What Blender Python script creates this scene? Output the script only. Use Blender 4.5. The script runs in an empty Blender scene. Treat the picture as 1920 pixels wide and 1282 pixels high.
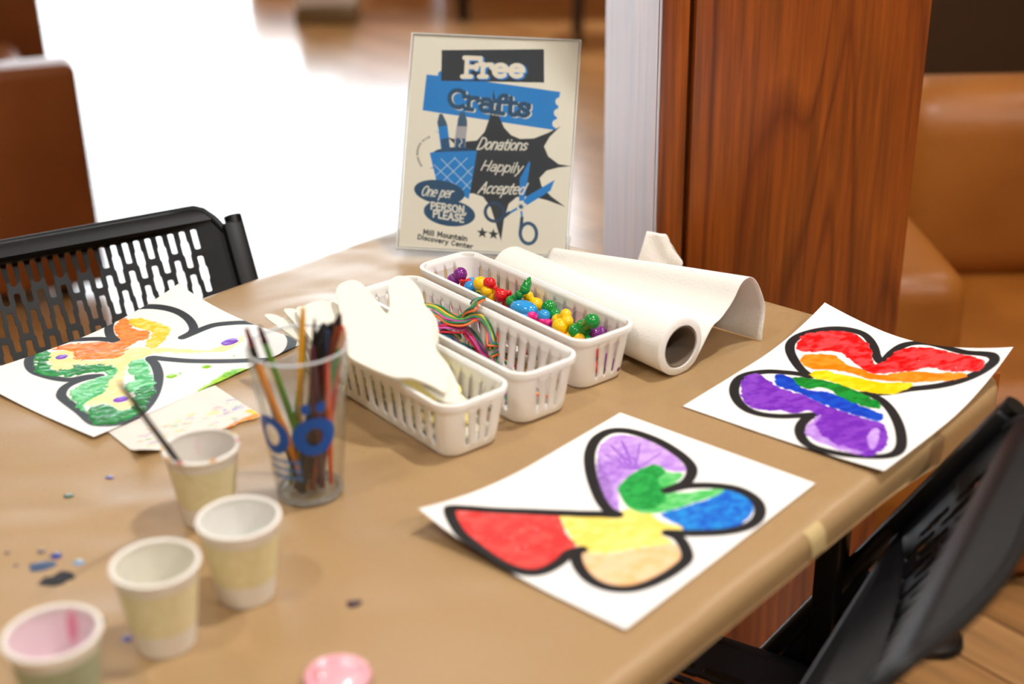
import bpy, bmesh, math, random
import numpy as np
from mathutils import Vector, Matrix
random.seed(7); RNG = np.random.default_rng(5)
PI = math.pi
sc = bpy.context.scene
COL = sc.collection
T = 0.74                                     # table-top height
# ------------------------------------------------------------------ camera, world, sun, lamps, exposure
cam = bpy.data.cameras.new('camera'); cam_ob = bpy.data.objects.new('camera', cam); COL.objects.link(cam_ob)
cam.sensor_width = 36.0; cam.lens = 36.0 * 2494.75 / 1920
_p, _r = 0.421803, -0.019366
_f = Vector((0, math.cos(_p), -math.sin(_p))); _u = Vector((0, math.sin(_p), math.cos(_p))); _x = Vector((1, 0, 0))
_X = math.cos(_r) * _x + math.sin(_r) * _u; _U = -math.sin(_r) * _x + math.cos(_r) * _u
_m = Matrix((_X, _U, -_f)).transposed().to_4x4(); _m.translation = (0, 0, T + 0.60304)
cam_ob.matrix_world = _m
cam.clip_start = 0.02; cam.clip_end = 200
cam.dof.use_dof = True; cam.dof.focus_distance = 1.50; cam.dof.aperture_fstop = 2.5
sc.camera = cam_ob
sc.view_settings.view_transform = 'Standard'; sc.view_settings.look = 'None'
sc.view_settings.gamma = 1.0; sc.view_settings.exposure = -0.10; sc.view_settings.use_curve_mapping = False
sc.cycles.use_denoising = True
sc.cycles.caustics_reflective = False; sc.cycles.caustics_refractive = False
sc.cycles.sample_clamp_indirect = 8.0
sc.cycles.transparent_max_bounces = 16
w = bpy.data.worlds.new('overcast_sky'); sc.world = w; w.use_nodes = True
w.node_tree.nodes['Background'].inputs['Color'].default_value = (0.86, 0.93, 1.0, 1)
w.node_tree.nodes['Background'].inputs['Strength'].default_value = 9.0
def overhead_lamp(name, loc, power, size, color, aim=None):
    l = bpy.data.lights.new(name, 'AREA'); l.shape = 'DISK'; l.size = size; l.energy = power; l.color = color
    o = bpy.data.objects.new(name, l); COL.objects.link(o); o.location = loc
    if aim: o.rotation_euler = (Vector(aim) - Vector(loc)).to_track_quat('-Z', 'Y').to_euler()
    return o
WARM = (1.0, 0.92, 0.82); NEUT = (1.0, 0.975, 0.945)
overhead_lamp('ceiling_and_fill_lamp', (0.72, 1.12, 2.92), 35, 0.13, NEUT, (0.1, 1.15, T))
overhead_lamp('ceiling_and_fill_lamp', (-0.9, 0.2, 2.92), 16, 0.16, NEUT)
overhead_lamp('ceiling_and_fill_lamp', (1.9, 2.3, 2.92), 14, 0.2, WARM)
overhead_lamp('ceiling_and_fill_lamp', (2.0, -0.5, 2.92), 32, 0.16, WARM, (0.4, 1.6, 0.4))  # added fill lamp: brightens the pillar front and the area under the table
overhead_lamp('ceiling_and_fill_lamp', (0.4, -0.9, 2.92), 15, 0.3, NEUT, (0.1, 1.6, 0.8))
overhead_lamp('ceiling_and_fill_lamp', (-1.6, 2.2, 2.92), 14, 0.2, WARM)
overhead_lamp('ceiling_and_fill_lamp', (0.8, 7.2, 2.92), 80, 0.3, WARM)  # added lamp, placed and boosted to warm the far floor

# ------------------------------------------------------------------ helpers
def lin(c):
    return tuple((x / 12.92 if x <= 0.04045 else ((x + 0.055) / 1.055) ** 2.4) for x in (v / 255.0 for v in c))
def L4(c): return (*lin(c), 1.0)
def mat(name, rgb, rough=0.5, metal=0.0, spec=0.5, coat=0.0, sub=0.0, noise=None, bump=None, trans=0.0, ior=1.45):
    """rgb in sRGB 0-255.  noise=(scale, rgb2, amount); bump=(scale, strength, distance)"""
    m = bpy.data.materials.new(name); m.use_nodes = True; nt = m.node_tree; b = nt.nodes['Principled BSDF']
    b.inputs['Base Color'].default_value = L4(rgb); b.inputs['Roughness'].default_value = rough
    b.inputs['Metallic'].default_value = metal; b.inputs['Specular IOR Level'].default_value = spec
    b.inputs['Coat Weight'].default_value = coat; b.inputs['Coat Roughness'].default_value = 0.12
    b.inputs['Transmission Weight'].default_value = trans; b.inputs['IOR'].default_value = ior
    if sub:
        b.inputs['Subsurface Weight'].default_value = sub; b.inputs['Subsurface Radius'].default_value = (0.006, 0.005, 0.004)
        b.inputs['Subsurface Scale'].default_value = 1.0
    tc = nt.nodes.new('ShaderNodeTexCoord')
    if noise:
        n = nt.nodes.new('ShaderNodeTexNoise'); n.inputs['Scale'].default_value = noise[0]; n.inputs['Detail'].default_value = 4
        nt.links.new(tc.outputs['Object'], n.inputs['Vector'])
        mx = nt.nodes.new('ShaderNodeMix'); mx.data_type = 'RGBA'
        mx.inputs[6].default_value = L4(rgb); mx.inputs[7].default_value = L4(noise[1])
        mr = nt.nodes.new('ShaderNodeMapRange'); mr.inputs[1].default_value = 0.35; mr.inputs[2].default_value = 0.65; mr.inputs[4].default_value = noise[2]
        nt.links.new(n.outputs['Fac'], mr.inputs[0]); nt.links.new(mr.outputs[0], mx.inputs[0])
        nt.links.new(mx.outputs[2], b.inputs['Base Color'])
    if bump:
        n = nt.nodes.new('ShaderNodeTexNoise'); n.inputs['Scale'].default_value = bump[0]; n.inputs['Detail'].default_value = 3
        nt.links.new(tc.outputs['Object'], n.inputs['Vector'])
        bp = nt.nodes.new('ShaderNodeBump'); bp.inputs['Strength'].default_value = bump[1]; bp.inputs['Distance'].default_value = bump[2]
        nt.links.new(n.outputs['Fac'], bp.inputs['Height']); nt.links.new(bp.outputs['Normal'], b.inputs['Normal'])
    return m
def clear_plastic(name, tint=(0.97, 0.98, 0.98), gloss=0.10):
    m = bpy.data.materials.new(name); m.use_nodes = True; nt = m.node_tree
    for n in list(nt.nodes): nt.nodes.remove(n)
    out = nt.nodes.new('ShaderNodeOutputMaterial'); t = nt.nodes.new('ShaderNodeBsdfTransparent'); t.inputs[0].default_value = (*tint, 1)
    g = nt.nodes.new('ShaderNodeBsdfGlossy'); g.inputs['Roughness'].default_value = gloss
    fr = nt.nodes.new('ShaderNodeFresnel'); ge = nt.nodes.new('ShaderNodeNewGeometry'); mr = nt.nodes.new('ShaderNodeMapRange')   # same reflectance on either side of the thin wall
    mr.inputs[3].default_value = 1.5; mr.inputs[4].default_value = 1 / 1.5; nt.links.new(ge.outputs['Backfacing'], mr.inputs[0]); nt.links.new(mr.outputs[0], fr.inputs['IOR'])
    mx = nt.nodes.new('ShaderNodeMixShader')
    nt.links.new(fr.outputs[0], mx.inputs[0]); nt.links.new(t.outputs[0], mx.inputs[1]); nt.links.new(g.outputs[0], mx.inputs[2])
    nt.links.new(mx.outputs[0], out.inputs[0]); return m
def empty(name, loc, rz=0.0):
    o = bpy.data.objects.new(name, None); COL.objects.link(o); o.location = loc; o.rotation_euler = (0, 0, rz); o.empty_display_size = 0.05
    return o
def tag(o, label=None, cat=None, group=None, kind=None):
    if label: o['label'] = label
    if cat: o['category'] = cat
    if group: o['group'] = group
    if kind: o['kind'] = kind
    return o
class MB:
    """collects geometry for ONE mesh object"""
    def __init__(s): s.v = []; s.f = []; s.mi = []; s.cur = 0
    def add(s, vs, fs):
        o = len(s.v); s.v += [tuple(map(float, p)) for p in vs]; s.f += [tuple(i + o for i in f) for f in fs]; s.mi += [s.cur] * len(fs)
    def box(s, c, d, bev=0.0, seg=3, rot=None):
        bm = bmesh.new(); bmesh.ops.create_cube(bm, size=1)
        for q in bm.verts: q.co = Vector((q.co.x * d[0], q.co.y * d[1], q.co.z * d[2]))
        if bev: bmesh.ops.bevel(bm, geom=bm.edges[:], offset=bev, segments=seg, affect='EDGES', profile=0.5)
        if rot is not None: bmesh.ops.transform(bm, matrix=rot.to_4x4() if hasattr(rot, 'to_4x4') else rot, verts=bm.verts)
        bm.verts.index_update()
        s.add([q.co + Vector(c) for q in bm.verts], [[q.index for q in f.verts] for f in bm.faces]); bm.free()
    def tube(s, pts, r, n=10, cap=True, flat=1.0):
        pts = [Vector(p) for p in pts]; m = len(pts)
        rr = r if isinstance(r, (list, tuple)) else [r] * m
        vs = []; fs = []; ref = Vector((0, 0, 1)); t0 = (pts[1] - pts[0]).normalized()
        if abs(t0.dot(ref)) > 0.95: ref = Vector((0, 1, 0))
        a = t0.cross(ref).normalized()
        for i, p in enumerate(pts):
            t = (pts[min(i + 1, m - 1)] - pts[max(i - 1, 0)]).normalized()
            a = (a - t * a.dot(t)).normalized(); b = t.cross(a)
            for k in range(n):
                an = 2 * PI * k / n; vs.append(p + (a * math.cos(an) + b * math.sin(an) * flat) * rr[i])
        for i in range(m - 1):
            for k in range(n): fs.append((i * n + k, i * n + (k + 1) % n, (i + 1) * n + (k + 1) % n, (i + 1) * n + k))
        if cap: fs.append(tuple(range(n))[::-1]); fs.append(tuple(range((m - 1) * n, m * n)))
        s.add(vs, fs)
    def lathe(s, prof, c=(0, 0, 0), n=48, close=False):
        m = len(prof); vs = []; fs = []
        for r, z in prof:
            for k in range(n): an = 2 * PI * k / n; vs.append((c[0] + r * math.cos(an), c[1] + r * math.sin(an), c[2] + z))
        for i in range(m - 1 + (1 if close else 0)):
            j = (i + 1) % m
            for k in range(n): fs.append((i * n + k, i * n + (k + 1) % n, j * n + (k + 1) % n, j * n + k))
        s.add(vs, fs)
    def ball(s, c, r, sx=1, sy=1, sz=1, rot=None, n=20, m=12):
        vs = []; fs = []
        for i in range(1, m):
            th = PI * i / m
            for k in range(n):
                an = 2 * PI * k / n; p = Vector((r * sx * math.sin(th) * math.cos(an), r * sy * math.sin(th) * math.sin(an), r * sz * math.cos(th)))
                if rot is not None: p = rot @ p
                vs.append(p + Vector(c))
        top = Vector((0, 0, r * sz)); bot = -top
        if rot is not None: top = rot @ top; bot = rot @ bot
        vs += [top + Vector(c), bot + Vector(c)]; a, b = len(vs) - 2, len(vs) - 1
        for i in range(m - 2):
            for k in range(n): fs.append((i * n + k, (i + 1) * n + k, (i + 1) * n + (k + 1) % n, i * n + (k + 1) % n))
        for k in range(n): fs.append((a, k, (k + 1) % n)); fs.append((b, (m - 2) * n + (k + 1) % n, (m - 2) * n + k))
        s.add(vs, fs)
    def grid(s, P, closed_u=False):
        n = len(P); m = len(P[0]); vs = [q for row in P for q in row]; fs = []
        for i in range(n - (0 if closed_u else 1)):
            for j in range(m - 1): fs.append((i * m + j, ((i + 1) % n) * m + j, ((i + 1) % n) * m + j + 1, i * m + j + 1))
        s.add(vs, fs)
    def build(s, name, mats, parent=None, world=False, smooth=True, angle=40):
        me = bpy.data.meshes.new(name); v = s.v
        if parent is not None and world:
            l = parent.location; v = [(p[0] - l.x, p[1] - l.y, p[2] - l.z) for p in v]
        me.from_pydata(v, [], s.f); me.validate()
        for m in (mats if isinstance(mats, (list, tuple)) else [mats]): me.materials.append(m)
        if len(me.materials) > 1 and len(me.polygons) == len(s.mi): me.polygons.foreach_set('material_index', s.mi)
        if smooth:
            me.polygons.foreach_set('use_smooth', [True] * len(me.polygons))
            try: me.set_sharp_from_angle(angle=math.radians(angle))
            except Exception: pass
        o = bpy.data.objects.new(name, me); COL.objects.link(o)
        if parent is not None: o.parent = parent
        return o
def catmull(pts, n=6, closed=False):
    P = [np.array(p, float) for p in pts]; out = []; N = len(P)
    for i in range(N if closed else N - 1):
        g = (lambda k: P[k % N]) if closed else (lambda k: P[min(max(k, 0), N - 1)])
        p0, p1, p2, p3 = g(i - 1), g(i), g(i + 1), g(i + 2)
        for k in range(n):
            t = k / n; out.append(0.5 * ((2 * p1) + (-p0 + p2) * t + (2 * p0 - 5 * p1 + 4 * p2 - p3) * t * t + (-p0 + 3 * p1 - 3 * p2 + p3) * t ** 3))
    if not closed: out.append(P[-1])
    return out
def fill2d(outlines, name='shape', thick=0.0):
    """filled planar mesh (verts, faces) from closed outlines; inner outlines are holes"""
    cu = bpy.data.curves.new(name, 'CURVE'); cu.dimensions = '2D'; cu.fill_mode = 'BOTH'; cu.extrude = thick / 2
    for o in outlines:
        sp = cu.splines.new('POLY'); sp.points.add(len(o) - 1); sp.use_cyclic_u = True
        for q, p in zip(sp.points, o): q.co = (p[0], p[1], 0, 1)
    ob = bpy.data.objects.new(name, cu); COL.objects.link(ob)
    dg = bpy.context.evaluated_depsgraph_get(); me = bpy.data.meshes.new_from_object(ob.evaluated_get(dg))
    vs = [tuple(q.co) for q in me.vertices]; fs = [tuple(p.vertices) for p in me.polygons]
    bpy.data.objects.remove(ob); bpy.data.curves.remove(cu); bpy.data.meshes.remove(me)
    return vs, fs

# ------------------------------------------------------------------ painting on a fine grid of vertices (colour attribute)
def vnoise(X, Y, scale, seed, octaves=2):
    r = np.random.default_rng(seed); out = np.zeros_like(X); amp = 1; tot = 0
    for o in range(octaves):
        g = r.random((96, 96)); x = (X / scale * 2 ** o) % 95; y = (Y / scale * 2 ** o) % 95
        xi = x.astype(int); yi = y.astype(int); fx = x - xi; fy = y - yi; fx = fx * fx * (3 - 2 * fx); fy = fy * fy * (3 - 2 * fy)
        out += amp * ((g[xi, yi] * (1 - fx) + g[xi + 1, yi] * fx) * (1 - fy) + (g[xi, yi + 1] * (1 - fx) + g[xi + 1, yi + 1] * fx) * fy)
        tot += amp; amp *= 0.5
    return out / tot
def segdist(X, Y, P, closed=False):
    D2 = np.full(X.shape, 1e9); n = len(P)
    for i in range(n if closed else n - 1):
        ax, ay = P[i]; bx, by = P[(i + 1) % n]; dx, dy = bx - ax, by - ay; l = dx * dx + dy * dy + 1e-12
        t = np.clip(((X - ax) * dx + (Y - ay) * dy) / l, 0, 1); D2 = np.minimum(D2, (X - ax - t * dx) ** 2 + (Y - ay - t * dy) ** 2)
    return np.sqrt(D2)
def inside(X, Y, P):
    r = np.zeros(X.shape, bool); n = len(P)
    for i in range(n):
        ax, ay = P[i]; bx, by = P[(i + 1) % n]
        if ay == by: continue
        r ^= ((ay > Y) != (by > Y)) & (X < (bx - ax) * (Y - ay) / (by - ay) + ax)
    return r
class Paint:
    def __init__(s, wd, ht, res, base):
        s.nu = int(wd / res) + 1; s.nv = int(ht / res) + 1; s.res = res
        s.X, s.Y = np.meshgrid(np.linspace(0, wd, s.nu), np.linspace(0, ht, s.nv), indexing='ij')
        s.c = np.ones((s.nu, s.nv, 3)) * np.array(lin(base)); s.wet = np.zeros((s.nu, s.nv)); s.h = np.zeros((s.nu, s.nv))
    def _win(s, P, pad):
        P = np.array(P); x0, y0 = P.min(0) - pad; x1, y1 = P.max(0) + pad
        i0 = max(0, int(x0 / s.res)); i1 = min(s.nu, int(x1 / s.res) + 2); j0 = max(0, int(y0 / s.res)); j1 = min(s.nv, int(y1 / s.res) + 2)
        return (slice(i0, max(i0, i1)), slice(j0, max(j0, j1)))
    def put(s, w_, a, col, wet=None, h=None):
        if a.size == 0: return
        col = np.array(col) if not (isinstance(col, np.ndarray) and col.ndim == 3) else col
        s.c[w_] = s.c[w_] * (1 - a[..., None]) + col * a[..., None]
        if wet is not None: s.wet[w_] = s.wet[w_] * (1 - a) + wet * a
        if h is not None: s.h[w_] = np.maximum(s.h[w_], h * a)
    def poly(s, P, col, soft=None, grow=0.0):
        w_ = s._win(P, 2 + grow); X, Y = s.X[w_], s.Y[w_]
        if X.size == 0: return
        d = segdist(X, Y, P, True); sd = np.where(inside(X, Y, P), -d, d) - grow
        s.put(w_, np.clip(0.5 - sd / (soft or s.res * 1.2), 0, 1), lin(col))
    def stroke(s, P, wd, col, closed=False, wet=None):
        w_ = s._win(P, wd + 1); X, Y = s.X[w_], s.Y[w_]
        if X.size == 0: return
        s.put(w_, np.clip(0.5 - (segdist(X, Y, P, closed) - wd / 2) / (s.res * 1.2), 0, 1), lin(col), wet)
    def ellipse(s, c, px, py, col):
        c = np.array(c); a = np.array(px) - c; b = np.array(py) - c
        s.poly([c + a * math.cos(t) + b * math.sin(t) for t in np.linspace(0, 2 * PI, 49)[:-1]], col)
    def blob(s, P, c1, c2, seed, warp=1.6, wet=0.8, hgt=0.5, op=1.0, fleck=0.0, grow=0.0, nscale=9.0):
        """an area filled by dabbing: wobbly edge, uneven tint, raised wet paint"""
        P = catmull(P, 4, True); w_ = s._win(P, 6); X, Y = s.X[w_], s.Y[w_]
        wx = X + (vnoise(X, Y, 5, seed) - 0.5) * 4 * warp; wy = Y + (vnoise(X, Y, 5, seed + 1) - 0.5) * 4 * warp
        d = segdist(wx, wy, P, True); sd = np.where(inside(wx, wy, P), -d, d) - grow
        a = np.clip(0.5 - sd / (s.res * 1.6), 0, 1) * op
        n1 = vnoise(X * 0.8 + Y * 0.6, Y * 1.5 - X * 0.8, nscale, seed + 2, 3); n1 = np.clip((n1 - 0.36) / 0.28, 0, 1)[..., None]
        col = np.array(lin(c1)) * (1 - n1) + np.array(lin(c2)) * n1
        if fleck:
            fl = vnoise(X, Y, 2.2, seed + 5, 2); a = a * np.where(fl > 1 - fleck, 0.12, 1.0)
        hh = hgt * (0.2 + 0.8 * vnoise(X, Y, 6.5, seed + 3, 2)) * np.clip(-sd / 2.5, 0, 1)
        s.put(w_, a, col, wet * (0.7 + 0.3 * vnoise(X, Y, 7, seed + 4)), hh)
def paint_material(name, dry=0.55, wet=0.1, coat=0.0):
    m = bpy.data.materials.new(name); m.use_nodes = True; nt = m.node_tree; b = nt.nodes['Principled BSDF']
    a = nt.nodes.new('ShaderNodeAttribute'); a.attribute_name = 'pigment'; nt.links.new(a.outputs['Color'], b.inputs['Base Color'])
    q = nt.nodes.new('ShaderNodeAttribute'); q.attribute_name = 'wetness'
    mr = nt.nodes.new('ShaderNodeMapRange'); mr.inputs[3].default_value = dry; mr.inputs[4].default_value = wet
    nt.links.new(q.outputs['Fac'], mr.inputs[0]); nt.links.new(mr.outputs[0], b.inputs['Roughness'])
    b.inputs['Coat Weight'].default_value = coat; b.inputs['Specular IOR Level'].default_value = 0.28
    return m
def grid_object(name, pos, paint, m, parent=None, flip=False):
    nu, nv = paint.nu, paint.nv; me = bpy.data.meshes.new(name); n = nu * nv
    i, j = np.meshgrid(np.arange(nu - 1), np.arange(nv - 1), indexing='ij'); a = i * nv + j
    q = np.stack([a, a + nv, a + nv + 1, a + 1], -1).reshape(-1, 4)
    if flip: q = q[:, ::-1]
    me.vertices.add(n); me.vertices.foreach_set('co', pos.reshape(-1).astype(np.float32))
    me.loops.add(q.size); me.loops.foreach_set('vertex_index', q.reshape(-1).astype(np.int32))
    me.polygons.add(len(q)); me.polygons.foreach_set('loop_start', np.arange(0, q.size, 4, dtype=np.int32)); me.polygons.foreach_set('loop_total', np.full(len(q), 4, np.int32))
    me.update(calc_edges=True)
    me.polygons.foreach_set('use_smooth', np.ones(len(q), bool))
    ca = me.color_attributes.new('pigment', 'FLOAT_COLOR', 'POINT')
    ca.data.foreach_set('color', np.concatenate([paint.c, np.ones((nu, nv, 1))], -1).reshape(-1).astype(np.float32))
    wa = me.attributes.new('wetness', 'FLOAT', 'POINT'); wa.data.foreach_set('value', paint.wet.reshape(-1).astype(np.float32))
    me.materials.append(m); o = bpy.data.objects.new(name, me); COL.objects.link(o)
    if parent is not None: o.parent = parent
    return o

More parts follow.
